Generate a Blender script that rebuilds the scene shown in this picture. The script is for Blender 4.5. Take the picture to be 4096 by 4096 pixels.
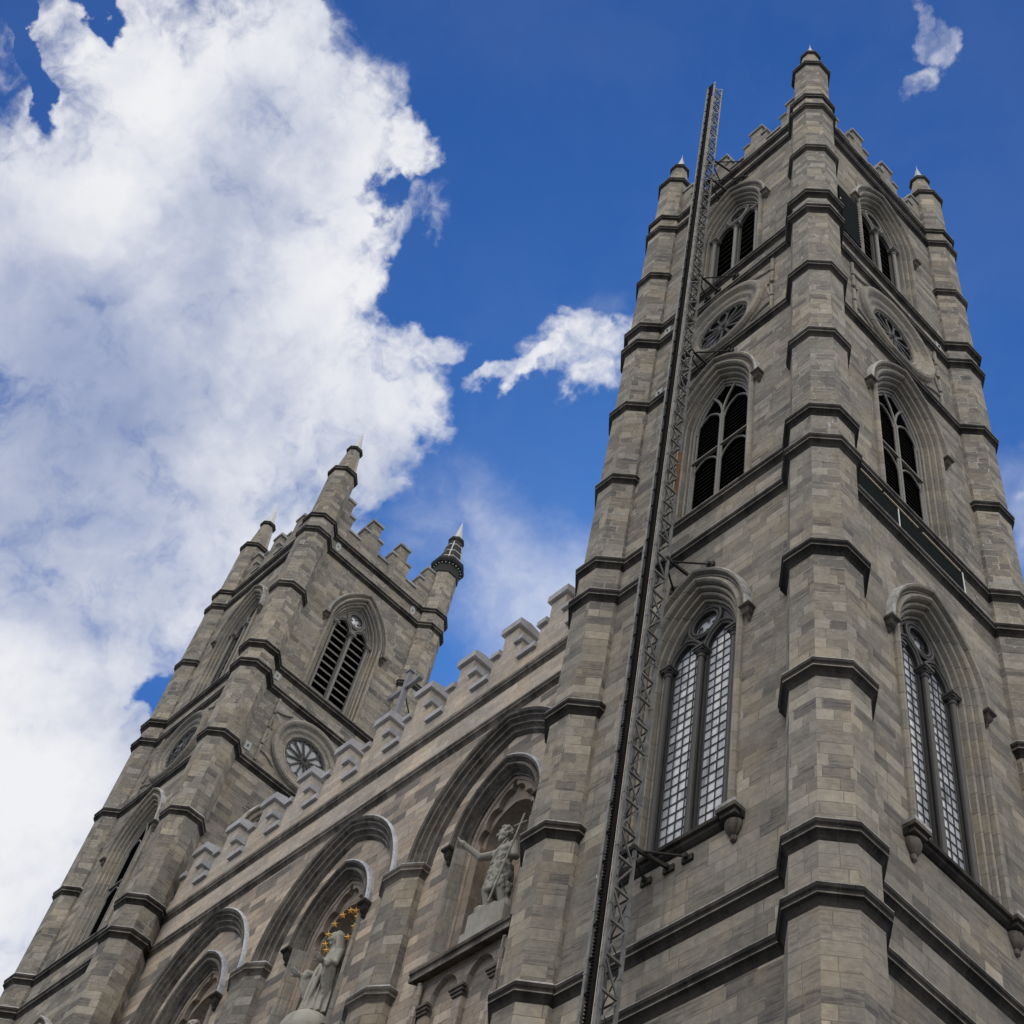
import bpy, bmesh, math, random
from mathutils import Vector, Matrix
from mathutils.geometry import tessellate_polygon
random.seed(7)
sc = bpy.context.scene
COL = sc.collection
for o in list(bpy.data.objects): bpy.data.objects.remove(o)
R = math.radians

# ------------------------------------------------------------------ camera
cam_d = bpy.data.cameras.new('camera'); cam = bpy.data.objects.new('camera', cam_d); COL.objects.link(cam)
X = Vector((0.6911591777, 0.7057866333, 0.1554484461)); Y = Vector((0.5308771548, -0.6417700039, 0.5534444042)); Zc = Vector((0.4903758126, -0.2999941506, -0.8182512279))
cam.matrix_world = Matrix(((X.x, Y.x, Zc.x, 13.006), (X.y, Y.y, Zc.y, -16.801), (X.z, Y.z, Zc.z, 1.6), (0, 0, 0, 1)))
cam_d.sensor_width = 36; cam_d.sensor_fit = 'HORIZONTAL'; cam_d.lens = 5958.158 / 4096 * 36
cam_d.clip_start = 0.1; cam_d.clip_end = 5000
sc.camera = cam

# ------------------------------------------------------------------ light and sky
SUN_EL, SUN_AZ = R(48), R(-46)            # azimuth measured from +Y towards +X: behind the church, to the left
s_dir = Vector((math.sin(SUN_AZ) * math.cos(SUN_EL), math.cos(SUN_AZ) * math.cos(SUN_EL), math.sin(SUN_EL)))
sun_d = bpy.data.lights.new('sun', 'SUN'); sun_d.energy = 3.0; sun_d.angle = R(0.5); sun_d.color = (1, .95, .88)
sun = bpy.data.objects.new('sun', sun_d); COL.objects.link(sun)
sun.rotation_euler = s_dir.to_track_quat('Z', 'Y').to_euler(); sun.location = s_dir * 200
sc.view_settings.view_transform = 'Standard'; sc.view_settings.look = 'None'
sc.view_settings.exposure = 0.6; sc.view_settings.gamma = 1.0; sc.view_settings.use_curve_mapping = False

class NT:
    """small helper for building node trees"""
    def __init__(s, nt): s.nt = nt; nt.nodes.clear()
    def n(s, t, **kw):
        nd = s.nt.nodes.new(t)
        for k, v in kw.items(): setattr(nd, k, v)
        return nd
    def set(s, sock, v):
        if hasattr(v, 'bl_idname') or isinstance(v, bpy.types.NodeSocket): s.nt.links.new(v, sock)
        elif v is not None: sock.default_value = v
    def math(s, op, a, b=None, c=None, clamp=False):
        nd = s.n('ShaderNodeMath', operation=op, use_clamp=clamp)
        s.set(nd.inputs[0], a)
        if b is not None: s.set(nd.inputs[1], b)
        if c is not None: s.set(nd.inputs[2], c)
        return nd.outputs[0]
    def vm(s, op, a, b=None, out=0):
        nd = s.n('ShaderNodeVectorMath', operation=op)
        s.set(nd.inputs[0], a)
        if b is not None:
            s.set(nd.inputs['Scale'] if op == 'SCALE' else nd.inputs[1], b)
        return nd.outputs['Value'] if op in ('DOT_PRODUCT', 'LENGTH') else nd.outputs[0]
    def noise(s, vec, scale, detail=4, rough=.5, dist=0, color=False):
        nd = s.n('ShaderNodeTexNoise'); s.set(nd.inputs['Vector'], vec)
        s.set(nd.inputs['Scale'], scale); nd.inputs['Detail'].default_value = detail
        nd.inputs['Roughness'].default_value = rough; nd.inputs['Distortion'].default_value = dist
        return nd.outputs['Color' if color else 'Fac']
    def ramp(s, fac, stops, interp='LINEAR'):
        nd = s.n('ShaderNodeValToRGB'); nd.color_ramp.interpolation = interp
        el = nd.color_ramp.elements
        while len(el) < len(stops): el.new(.5)
        for e, (p, c) in zip(el, stops):
            e.position = p; e.color = (c[0], c[1], c[2], 1) if hasattr(c, '__len__') else (c, c, c, 1)
        s.set(nd.inputs[0], fac); return nd.outputs[0]
    def mr(s, v, a, b, c=0., d=1., smooth=False):
        nd = s.n('ShaderNodeMapRange', interpolation_type='SMOOTHSTEP' if smooth else 'LINEAR')
        s.set(nd.inputs[0], v)
        for i, x in enumerate((a, b, c, d)): s.set(nd.inputs[i + 1], x)
        return nd.outputs[0]
    def mix(s, f, a, b, mode='MIX'):
        nd = s.n('ShaderNodeMix', data_type='RGBA', blend_type=mode)
        s.set(nd.inputs[0], f)
        for i, x in ((6, a), (7, b)):
            s.set(nd.inputs[i], (x[0], x[1], x[2], 1) if isinstance(x, tuple) else x)
        return nd.outputs[2]
    def comb(s, x, y, z):
        nd = s.n('ShaderNodeCombineXYZ')
        for i, v in enumerate((x, y, z)): s.set(nd.inputs[i], v)
        return nd.outputs[0]
    def sep(s, v):
        nd = s.n('ShaderNodeSeparateXYZ'); s.set(nd.inputs[0], v); return nd.outputs

# clouds: soft puffs fixed in sky directions (centre, two dual axes, weight), broken up by noise
BLOBS = [
    ((-0.4799, -0.0265, 0.8769), (5.135, 6.85, 3.017), (-7.128, 7.788, -3.666), 1),
    ((-0.5675, -0.0198, 0.8232), (4.801, 6.97, 3.477), (-5.49, 6.177, -3.636), 1),
    ((-0.4667, 0.0222, 0.8842), (7.972, 10.007, 3.957), (-6.207, 6.837, -3.447), 1),
    ((-0.4008, 0.0082, 0.9161), (33.568, 40.122, 14.327), (-18.137, 19.547, -8.108), 0.9),
    ((-0.4123, 0.0762, 0.9078), (13.071, 31.759, 3.272), (-38.784, 19.616, -19.262), 0.95),
    ((-0.5327, 0.1061, 0.8396), (8.248, 10.222, 3.941), (-5.074, 5.841, -3.958), 1),
    ((-0.5125, 0.1786, 0.8399), (10.992, 12.573, 4.035), (-12.377, 14.462, -10.628), 1),
    ((-0.6243, 0.1142, 0.7728), (3.862, 5.22, 2.349), (-4.768, 5.703, -4.694), 1),
    ((-0.5354, 0.2051, 0.8193), (10.966, 12.543, 4.026), (-11.935, 14.188, -11.35), 1),
    ((-0.4689, 0.1856, 0.8636), (39.575, 13.213, 18.647), (-9.936, 53.5, -16.893), 0.8),
    ((-0.5055, 0.2069, 0.8376), (19.433, 21.591, 6.396), (-19.795, 23.282, -17.697), 0.85),
    ((-0.524, 0.2312, 0.8197), (21.715, 24.077, 7.089), (-20.444, 24.416, -19.957), 0.92),
    ((-0.7281, 0.132, 0.6726), (6.447, 9.708, 5.074), (-7.18, 9.138, -9.565), 1.05),
    ((-0.7752, 0.2019, 0.5986), (3.212, 8.55, 1.275), (-4.001, 1.837, -5.801), 1.05),
    ((-0.4047, 0.2519, 0.8791), (14.303, 15.913, 2.024), (-27.927, 27.56, -20.753), 0.68),
    ((-0.4397, 0.2311, 0.8679), (25.213, 6.913, 10.934), (-11.169, 83.271, -27.835), 0.85),
    ((-0.4056, 0.229, 0.8849), (39.722, 39.7, 7.934), (-44.222, 50.656, -33.375), 0.6),
    ((-0.1018, 0.2707, 0.9573), (10.891, 53.059, -13.846), (-77.722, 12.423, -11.776), 0.5),
    ((-0.1208, 0.2834, 0.9514), (67.673, 10.87, 5.355), (-16.448, 89.814, -28.845), 0.48),
    ((-0.2348, 0.514, 0.825), (57.283, 39.968, -8.601), (-13.202, 15.943, -13.689), 0.4),
    ((-0.6366, 0.2039, 0.7437), (5.138, 6.506, 2.615), (-7.612, 9.461, -9.109), 0.72),
    ((-0.4452, 0.1261, 0.8865), (19.121, 36.119, 4.465), (-16.751, 10.556, -9.914), 0.4),
    ((-0.3822, 0.293, 0.8764), (34.525, 32.246, 4.275), (-32.649, 37.9, -26.912), 0.5),
    ((-0.5568, 0.2254, 0.7995), (20.069, 23.051, 7.478), (-30.06, 36.301, -31.169), 0.8),
]
HOLES = [
    ((-0.4398, 0.0892, 0.8936), (49.164, 27.16, 21.484), (-31.88, 77.409, -23.42), 0.55),
    ((-0.4611, 0.1435, 0.8757), (29.88, 33.542, 10.234), (-21.459, 24.383, -15.295), 0.6),
    ((-0.6946, 0.1958, 0.6923), (18.572, 33.665, 9.112), (-36.725, 29.999, -45.33), 1),
    ((-0.5082, -0.127, 0.8518), (67.442, 65.576, 50.013), (-13.145, 20.834, -4.736), 0.85),
    ((-0.4566, -0.1038, 0.8836), (34.021, 48.182, 23.237), (-82.242, 87.63, -32.203), 0.75),
]
GREYS = [
    ((-0.6635, 0.0908, 0.7426), (4.699, 10.023, 2.973), (-19.565, 14.298, -19.23), 1.1),
    ((-0.6256, 0.0249, 0.7797), (5.993, 8.86, 4.526), (-4.691, 5.462, -3.938), 1),
    ((-0.5317, 0.0257, 0.8465), (12.002, 16.009, 7.052), (-11.947, 13.442, -7.912), 0.6),
    ((-0.6769, 0.1355, 0.7235), (4.822, 6.783, 3.24), (-11.409, 14.106, -13.316), 1.0),
    ((-0.6342, 0.2374, 0.7358), (5.772, 7.092, 2.687), (-8.8, 11.075, -11.158), 0.7),
    ((-0.676, 0.0653, 0.734), (7.722, 11.629, 6.077), (-7.896, 9.52, -8.117), 0.6),
]
VEILS = [
    ((-0.5087, 0.3325, 0.7941), (4.667, 12.435, -2.217), (-14.831, 3.621, -11.017), 1),
    ((-0.5196, 0.288, 0.8044), (15.836, 16.749, 4.232), (-16.365, 19.926, -17.707), 0.8),
    ((-0.2479, 0.515, 0.8206), (42.63, 30.085, -6.005), (-12.034, 14.604, -12.802), 0.9),
    ((-0.3815, 0.2331, 0.8945), (33.709, 32.891, 5.806), (-42.672, 48.583, -30.856), 0.4),
]

def build_world():
    w = bpy.data.worlds.new('World'); sc.world = w; w.use_nodes = True
    g = NT(w.node_tree)
    sky = g.n('ShaderNodeTexSky', sky_type='NISHITA', sun_disc=False)
    sky.sun_elevation = SUN_EL; sky.sun_rotation = SUN_AZ; sky.altitude = 0
    sky.air_density = 1.0; sky.dust_density = 0.25; sky.ozone_density = 2.2
    d = g.n('ShaderNodeTexCoord').outputs['Generated']
    warp = g.noise(d, 7, 5, .55, color=True)
    dw = g.vm('ADD', d, g.vm('SCALE', g.vm('SUBTRACT', warp, (.5, .5, .5)), .16))
    warp2 = g.noise(d, 22, 6, .6, color=True)
    dw = g.vm('ADD', dw, g.vm('SCALE', g.vm('SUBTRACT', warp2, (.5, .5, .5)), .05))
    def puffs(lst, far, near):
        total = None
        for c, a, b, wt in lst:
            # (d - c) measured along the puff's two axes
            dd = g.vm('SUBTRACT', dw, c)
            pa = g.vm('DOT_PRODUCT', dd, a); pb = g.vm('DOT_PRODUCT', dd, b)
            r = g.math('SQRT', g.math('MULTIPLY_ADD', pa, pa, g.math('MULTIPLY', pb, pb)))
            v = g.math('MULTIPLY', g.mr(r, far, near, 0, 1, True), wt)
            front = g.math('GREATER_THAN', g.vm('DOT_PRODUCT', d, c), .5)
            v = g.math('MULTIPLY', v, front)
            total = v if total is None else g.math('SMOOTH_MAX', total, v, .12)
        return total
    total = g.math('SUBTRACT', puffs(BLOBS, 1.5, .55), puffs(HOLES, 1.3, .4))
    thick = puffs(GREYS, 1.7, .2)
    f0 = g.noise(d, 6.5, 3, .5)
    wv = g.vm('ADD', d, g.vm('SCALE', g.vm('SUBTRACT', g.noise(d, 13, 4, .6, color=True), (.5, .5, .5)), .09))
    f1 = g.noise(wv, 24, 10, .60)
    f2 = g.noise(wv, 9, 8, .55, .2)
    fine = g.noise(wv, 62, 8, .62)
    # everywhere else in the sky: added broken cloud, out of view, to light the church
    others = g.mr(g.noise(g.vm('ADD', d, (3.1, 1.7, .4)), 2.6, 7, .55, .3), CLOUD_LO, CLOUD_HI, 0, 1, True)
    away = g.mr(g.vm('DOT_PRODUCT', d, (-.49, .30, .818)), .86, .70, 0, 1, True)
    dens = g.math('MULTIPLY_ADD', g.math('SUBTRACT', f1, .5), 1.25, total)
    dens = g.math('MULTIPLY_ADD', g.math('SUBTRACT', f2, .5), .75, dens)
    dens = g.math('MULTIPLY_ADD', g.math('SUBTRACT', fine, .5), .40, dens)
    cover = g.mr(dens, .22, .92, 0, 1, True)
    cover = g.math('MULTIPLY', cover, g.mr(total, .02, .34, 0, 1, True))
    # the broad left part is a thinner sheet that lets some blue through
    cover = g.math('MULTIPLY', cover, g.math('SUBTRACT', 1.0, g.math('MULTIPLY', g.math('MULTIPLY', thick, g.mr(f0, .35, .65, 1, .2, True)), .26)))
    veil = g.math('MULTIPLY', puffs(VEILS, 1.5, .1), g.mr(f2, .30, .72, .08, .62, True))
    cover = g.math('ADD', cover, g.math('MULTIPLY', veil, g.math('SUBTRACT', 1.0, cover)))
    cover = g.math('MAXIMUM', cover, g.math('MULTIPLY', g.math('MULTIPLY', others, away), g.mr(g.sep(d)[2], .12, .5, .10, 1, True)))
    # thick parts of a cloud are greyer underneath, thin edges whiter
    grey = g.noise(g.vm('ADD', d, (5, 2, 1)), 4.2, 6, .55, .4)
    edge = g.noise(d, 40, 6, .6)
    k = g.math('MULTIPLY_ADD', g.math('SUBTRACT', edge, .5), .12, g.math('MULTIPLY_ADD', thick, -.13, grey))
    k = g.math('MULTIPLY_ADD', g.math('SUBTRACT', f2, .5), .42, g.math('ADD', k, .07))
    k = g.math('MULTIPLY_ADD', g.math('SUBTRACT', f1, .5), .22, k)
    ccol = g.ramp(k, [(.26, (.40, .46, .64)), (.42, (.58, .63, .77)), (.54, (.84, .86, .93)), (.64, (.96, .965, .99))])
    b1 = g.n('ShaderNodeBackground'); g.set(b1.inputs[0], g.mix(1.0, sky.outputs[0], (.115, .325, .66), 'MULTIPLY')); b1.inputs[1].default_value = SKY_STRENGTH
    b2 = g.n('ShaderNodeBackground'); g.set(b2.inputs[0], ccol); b2.inputs[1].default_value = CLOUD_STRENGTH
    # unseen clouds in front of the church, added and brightened as warm fill light
    b3 = g.n('ShaderNodeBackground'); b3.inputs[0].default_value = (1, .945, .87, 1); g.set(b3.inputs[1], g.math('MULTIPLY', FILL_CLOUDS, g.mr(g.vm('DOT_PRODUCT', d, (.66, -.60, .45)), -.1, .95, .30, 1.9)))
    m0 = g.n('ShaderNodeMixShader'); g.set(m0.inputs[0], away)
    g.nt.links.new(b2.outputs[0], m0.inputs[1]); g.nt.links.new(b3.outputs[0], m0.inputs[2])
    m = g.n('ShaderNodeMixShader'); g.set(m.inputs[0], cover)
    g.nt.links.new(b1.outputs[0], m.inputs[1]); g.nt.links.new(m0.outputs[0], m.inputs[2])
    o = g.n('ShaderNodeOutputWorld'); g.nt.links.new(m.outputs[0], o.inputs[0])
SKY_STRENGTH, CLOUD_STRENGTH, FILL_CLOUDS, CLOUD_LO, CLOUD_HI = .1, .60, 1.15, .34, .52
build_world()

# ------------------------------------------------------------------ materials
def new_mat(name):
    m = bpy.data.materials.new(name); m.use_nodes = True
    g = NT(m.node_tree)
    out = g.n('ShaderNodeOutputMaterial'); p = g.n('ShaderNodeBsdfPrincipled')
    g.nt.links.new(p.outputs[0], out.inputs[0])
    p.inputs['Roughness'].default_value = .9; p.inputs['Specular IOR Level'].default_value = .25
    return m, g, p
def bump(g, p, h, strength=.5, dist=.02):
    b = g.n('ShaderNodeBump'); b.inputs['Strength'].default_value = strength; b.inputs['Distance'].default_value = dist
    g.set(b.inputs['Height'], h); g.nt.links.new(b.outputs[0], p.inputs['Normal'])
def wall_coords(g):
    geo = g.n('ShaderNodeNewGeometry'); P = geo.outputs['Position']; N = geo.outputs['True Normal']
    T = g.vm('NORMALIZE', g.vm('CROSS_PRODUCT', (0, 0, 1), N))
    u = g.vm('DOT_PRODUCT', P, T); v = g.sep(P)[2]
    return P, u, v

def stone(name, ramp, row=.33, width=.78, mortar=(.12, .10, .08), mortar_w=.010, repoint=.5, streak=.78, soot=.55, tint=1.0, rust=0., slab=.5):
    m, g, p = new_mat(name)
    P, u, v = wall_coords(g)
    v2 = g.math('MULTIPLY_ADD', g.noise(P, 1.3, 2), .03, v)
    rowid = g.math('FLOOR', g.math('DIVIDE', v2, row))
    wn = g.n('ShaderNodeTexWhiteNoise', noise_dimensions='1D'); g.set(wn.inputs['W'], rowid)
    rr = wn.outputs['Value']
    u2 = g.math('MULTIPLY_ADD', rr, 5.3, u)
    u2 = g.math('MULTIPLY_ADD', g.math('SINE', g.math('MULTIPLY', u2, 2.9)), .13, u2)
    def brick(msize, smooth, vec):
        b = g.n('ShaderNodeTexBrick', offset=.5, squash=1.0)
        g.set(b.inputs['Vector'], vec)
        b.inputs['Color1'].default_value = (0, 0, 0, 1); b.inputs['Color2'].default_value = (1, 1, 1, 1); b.inputs['Mortar'].default_value = (.5, .5, .5, 1)
        b.inputs['Scale'].default_value = 1; b.inputs['Mortar Size'].default_value = msize; b.inputs['Mortar Smooth'].default_value = smooth
        b.inputs['Brick Width'].default_value = width; b.inputs['Row Height'].default_value = row
        return b
    vec = g.comb(u2, v2, 0)
    bk = brick(mortar_w, .25, vec)
    tone = g.sep(bk.outputs['Color'])[0]
    base = g.ramp(tone, ramp)
    # bedding streaks inside the blocks
    sv = g.comb(g.math('MULTIPLY', u2, .9), g.math('MULTIPLY', v2, 11), g.math('MULTIPLY', tone, 37))
    st = g.noise(sv, 1.0, 6, .65, .8)
    where = g.math('MULTIPLY', g.mr(g.noise(g.comb(u, v, g.math('MULTIPLY', tone, 9)), .55, 3), .40, .58, 0, 1, True), g.mr(tone, .25, .8, 1, .15))
    dk = g.math('MULTIPLY', g.mr(st, .47, .60, 0, 1, True), where)
    col = g.mix(g.math('MULTIPLY', dk, streak), base, (.075, .072, .074))
    # broad weathering and drips
    big = g.noise(P, .23, 5, .6)
    col = g.mix(1.0, col, g.ramp(big, [(.3, (.80, .80, .81)), (.7, (1.14, 1.12, 1.08))]), 'MULTIPLY')
    drip = g.noise(g.comb(g.math('MULTIPLY', u, 2.6), g.math('MULTIPLY', v, .16), 0), 1.0, 5, .6)
    col = g.mix(g.math('MULTIPLY', g.mr(drip, .56, .75, 0, 1, True), soot), col, (.085, .08, .074))
    hue = g.noise(g.vm('ADD', P, (7, 3, 1)), .7, 5, .6)
    col = g.mix(1.0, col, g.ramp(hue, [(.34, (.84, .87, .91)), (.5, (1.0, 1.0, 1.0)), (.66, (1.13, 1.07, .97))]), 'MULTIPLY')
    # mottling
    mot = g.noise(P, 7, 6, .65)
    col = g.mix(1.0, col, g.ramp(mot, [(.3, (.80, .80, .80)), (.7, (1.18, 1.18, 1.18))]), 'MULTIPLY')
    # joints
    jn = bk.outputs['Fac']
    col = g.mix(g.math('MULTIPLY', jn, .75), col, mortar)
    if repoint > 0:
        jit = g.vm('ADD', vec, g.vm('SCALE', g.vm('SUBTRACT', g.noise(P, 6, 3, .6, color=True), (.5, .5, .5)), .10))
        bw = brick(.017, .1, jit)
        patch = g.mr(g.noise(P, 2.6, 5, .65, .6), .47, .56, 0, 1, True)
        zone = g.math('MULTIPLY', g.mr(v, 23, 36, .18, 1), g.mr(g.noise(g.vm('ADD', P, (4, 9, 2)), .17, 3), .34, .54, .22, 1, True))
        f = g.math('MULTIPLY', g.math('MULTIPLY', bw.outputs['Fac'], patch), g.math('MULTIPLY', zone, repoint))
        chips = g.mr(g.noise(g.comb(g.math('MULTIPLY', u, 3), g.math('MULTIPLY', v, 9), 3), 1.0, 4, .6, 1.2), .63, .67, 0, 1, True)
        f = g.math('MAXIMUM', f, g.math('MULTIPLY', chips, g.math('MULTIPLY', zone, repoint * .8)))
        col = g.mix(f, col, (.40, .385, .355))
    if rust > 0:
        rs = g.noise(g.comb(g.math('MULTIPLY', u, 3.2), g.math('MULTIPLY', v, .5), 7), 1.0, 4, .6)
        col = g.mix(g.math('MULTIPLY', g.mr(rs, .52, .68, 0, 1, True), rust), col, (.30, .18, .085))
    if tint != 1.0: col = g.mix(1.0, col, (tint, tint, tint), 'MULTIPLY')
    g.set(p.inputs['Base Color'], col)
    h = g.math('MULTIPLY_ADD', jn, -1.0, g.math('MULTIPLY_ADD', g.noise(P, 18, 5, .7), .5, g.math('MULTIPLY', tone, slab)))
    bump(g, p, h, .6, .018)
    return m
GREY = [(.0, (.145, .136, .122)), (.2, (.198, .180, .151)), (.5, (.234, .213, .176)), (.8, (.266, .242, .199)), (1., (.335, .306, .257))]
BEIGE = [(.0, (.15, .138, .128)), (.15, (.21, .186, .160)), (.3, (.29, .244, .198)), (.6, (.36, .302, .242)), (1., (.47, .405, .328))]
PALE = [(.0, (.37, .322, .266)), (.5, (.42, .368, .308)), (1., (.48, .425, .36))]
M = {}
M['wall'] = stone('ashlar_wall', GREY, repoint=.85)
M['turret'] = stone('ashlar_turret', GREY, width=.70, repoint=.8, tint=1.08)
M['facade'] = stone('ashlar_facade', BEIGE, repoint=.25, streak=.35, soot=.3, width=.95)
M['parapet'] = stone('smooth_parapet', PALE, row=.28, width=1.3, repoint=0., streak=.12, soot=.15, mortar_w=.006, mortar=(.2, .17, .14), slab=.2)
M['pilaster'] = stone('ashlar_pilaster', GREY, repoint=.35, streak=.6, soot=.4, tint=.95)
M['trim'] = stone('carved_trim', [(.0, (.20, .185, .16)), (.5, (.255, .235, .20)), (1., (.31, .285, .24))], row=.62, width=9., repoint=.35, streak=.25, soot=.7, mortar_w=.012, mortar=(.09, .08, .07), slab=.1)
M['niche'] = stone('niche_stone', [(.0, (.24, .20, .165)), (.5, (.29, .245, .20)), (1., (.34, .29, .24))], row=.55, width=1.6, repoint=0, streak=.15, soot=.45, mortar_w=.005, rust=.3, tint=.85, slab=.1)

def sooty(name, dark, light, lo=.42, hi=.62, joint=True):
    m, g, p = new_mat(name)
    P, u, v = wall_coords(g)
    n1 = g.noise(P, 1.6, 6, .65); n2 = g.noise(P, 11, 5, .7)
    n3 = g.noise(g.comb(g.math('MULTIPLY', u, 4.), g.math('MULTIPLY', v, 1.), 1), 1., 5, .6)
    k = g.math('ADD', g.math('MULTIPLY', n1, .5), g.math('ADD', g.math('MULTIPLY', n2, .2), g.math('MULTIPLY', n3, .3)))
    wn = g.n('ShaderNodeTexWhiteNoise', noise_dimensions='2D'); g.set(wn.inputs['Vector'], g.comb(g.math('FLOOR', g.math('MULTIPLY_ADD', u, .95, .5)), g.math('FLOOR', g.math('MULTIPLY', v, .7)), 0))
    k = g.math('MULTIPLY_ADD', g.math('SUBTRACT', wn.outputs['Value'], .5), .13, k)
    col = g.ramp(k, [(lo, dark), (hi, light)])
    if joint:
        j = g.mr(g.math('ABSOLUTE', g.math('SUBTRACT', g.math('FRACT', g.math('MULTIPLY', u, .95)), .5)), .488, .497)
        col = g.mix(g.math('MULTIPLY', j, .7), col, (.05, .045, .04))
    g.set(p.inputs['Base Color'], col)
    bump(g, p, g.math('MULTIPLY_ADD', n2, .8, n1), .6, .02)
    return m
M['cornice'] = sooty('soot_shade_cornice', (.012, .0105, .009), (.062, .054, .045), .40, .66)  # soot, with the shade of the undersides darkened into the colour
M['fcornice'] = sooty('brown_cornice', (.042, .036, .030), (.15, .13, .108), .40, .62)
M['fillet'] = sooty('lit_fillet', (.075, .068, .058), (.25, .225, .19), .40, .60, False)  # paler so the fillet seems to catch light; highlight put into the colour
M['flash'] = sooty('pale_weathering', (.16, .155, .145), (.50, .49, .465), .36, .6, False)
M['arch'] = sooty('sooty_arch', (.040, .036, .032), (.17, .152, .128), .38, .66)
M['lead'] = sooty('lead_flashing', (.22, .225, .235), (.50, .51, .53), .36, .6, True)
M['statue'] = sooty('statue_stone', (.235, .225, .19), (.37, .355, .305), .36, .6, False)
M['coping'] = sooty('grey_coping', (.25, .248, .255), (.41, .405, .415), .36, .6, False)  # sky reflection put into the colour as a pale lilac tint
M['tcoping'] = sooty('weathered_coping', (.14, .138, .135), (.36, .355, .345), .36, .62, False)
def plain(name, col, rough=.6, metal=0., var=.12, scale=9):
    m, g, p = new_mat(name)
    dull = rough >= .95
    geo = g.n('ShaderNodeNewGeometry').outputs['Position']
    n = g.noise(geo, scale, 5, .6)
    c = g.mix(1.0, (col[0], col[1], col[2]), g.ramp(n, [(.3, (1 - var,) * 3), (.7, (1 + var,) * 3)]), 'MULTIPLY')
    g.set(p.inputs['Base Color'], c); p.inputs['Roughness'].default_value = rough; p.inputs['Metallic'].default_value = metal
    p.inputs['Specular IOR Level'].default_value = .05 if dull else .4
    bump(g, p, n, .25, .01)
    return m
M['paint'] = plain('dark_grey_paint', (.05, .048, .045), .6)
M['lpaint'] = plain('worn_grey_paint', (.15, .145, .13), .6)
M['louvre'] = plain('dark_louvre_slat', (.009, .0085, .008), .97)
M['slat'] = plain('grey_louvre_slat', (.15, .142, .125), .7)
M['void'] = plain('unlit_black', (.012, .012, .012), .95)  # near-black colour stands in for the lack of light inside
M['bar'] = plain('lead_came', (.045, .045, .048), .5)
M['spire'] = plain('sheet_metal_spire', (.36, .37, .385), .38, .3)
M['steel'] = plain('galvanised_steel', (.17, .17, .162), .6, .2, .4, 3)
M['rack'] = plain('greasy_rack', (.012, .011, .010), .97, 0, .3)
M['rust'] = plain('rusty_steel', (.17, .07, .035), .8, .2, .4, 5)
M['darksteel'] = plain('dark_tie_steel', (.022, .020, .018), .8, 0, .2)
M['board'] = plain('dark_green_board', (.0075, .0115, .011), 1., 0, .15, 2)
M['net'] = plain('black_netting', (.012, .016, .014), .85, 0, .3, 14)
M['strap'] = plain('white_strap', (.62, .62, .60), .6)
M['gold'] = plain('gilded_metal', (.50, .27, .055), .45, .5, .2, 6)
M['plate'] = plain('pale_anchor_plate', (.30, .32, .305), .6, .1, .15, 6)
M['cross'] = plain('grey_cross_metal', (.20, .20, .215), .55, .2)
M['roof'] = plain('sheet_roof', (.16, .17, .165), .6, .2)
M['batten'] = plain('bare_batten', (.50, .42, .32), .8)
def glass_mat():
    m, g, p = new_mat('old_leaded_glass')
    P, u, v = wall_coords(g)
    cu = g.math('FLOOR', g.math('DIVIDE', u, .25)); cv = g.math('FLOOR', g.math('DIVIDE', v, .31))
    wn = g.n('ShaderNodeTexWhiteNoise', noise_dimensions='2D'); g.set(wn.inputs['Vector'], g.comb(cu, cv, 0))
    big = g.noise(P, 1.3, 4, .6)
    k = g.math('ADD', g.math('MULTIPLY', wn.outputs['Value'], .40), g.math('MULTIPLY', big, .60))
    g.set(p.inputs['Base Color'], g.ramp(k, [(.22, (.20, .215, .235)), (.38, (.40, .42, .45)), (.55, (.52, .54, .57)), (.75, (.66, .67, .69))]))  # pale patches put cloud reflections into the pane colour
    p.inputs['Roughness'].default_value = .12; p.inputs['Specular IOR Level'].default_value = .7
    hh = g.math('MULTIPLY_ADD', g.math('MULTIPLY', g.sep(wn.outputs['Color'])[1], g.math('FRACT', g.math('DIVIDE', u, .25))), .5, g.math('MULTIPLY', g.noise(P, 3, 3), .8))
    bump(g, p, hh, .3, .03)
    return m
M['glass'] = glass_mat()
M['rose_glass'] = plain('pale_rose_glass', (.27, .29, .31), .15)
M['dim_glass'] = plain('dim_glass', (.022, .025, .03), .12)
def ground_mat():
    m, g, p = new_mat('stone_paving')
    P = g.n('ShaderNodeNewGeometry').outputs['Position']
    b = g.n('ShaderNodeTexBrick'); g.set(b.inputs['Vector'], P); b.inputs['Scale'].default_value = 1
    b.inputs['Color1'].default_value = (.075, .072, .07, 1); b.inputs['Color2'].default_value = (.12, .115, .11, 1); b.inputs['Mortar'].default_value = (.05, .05, .05, 1)
    b.inputs['Brick Width'].default_value = .6; b.inputs['Row Height'].default_value = .3; b.inputs['Mortar Size'].default_value = .008
    g.set(p.inputs['Base Color'], g.mix(1.0, b.outputs['Color'], g.ramp(g.noise(P, .5, 5), [(.3, .8), (.7, 1.15)]), 'MULTIPLY'))
    return m
M['ground'] = ground_mat()

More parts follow.
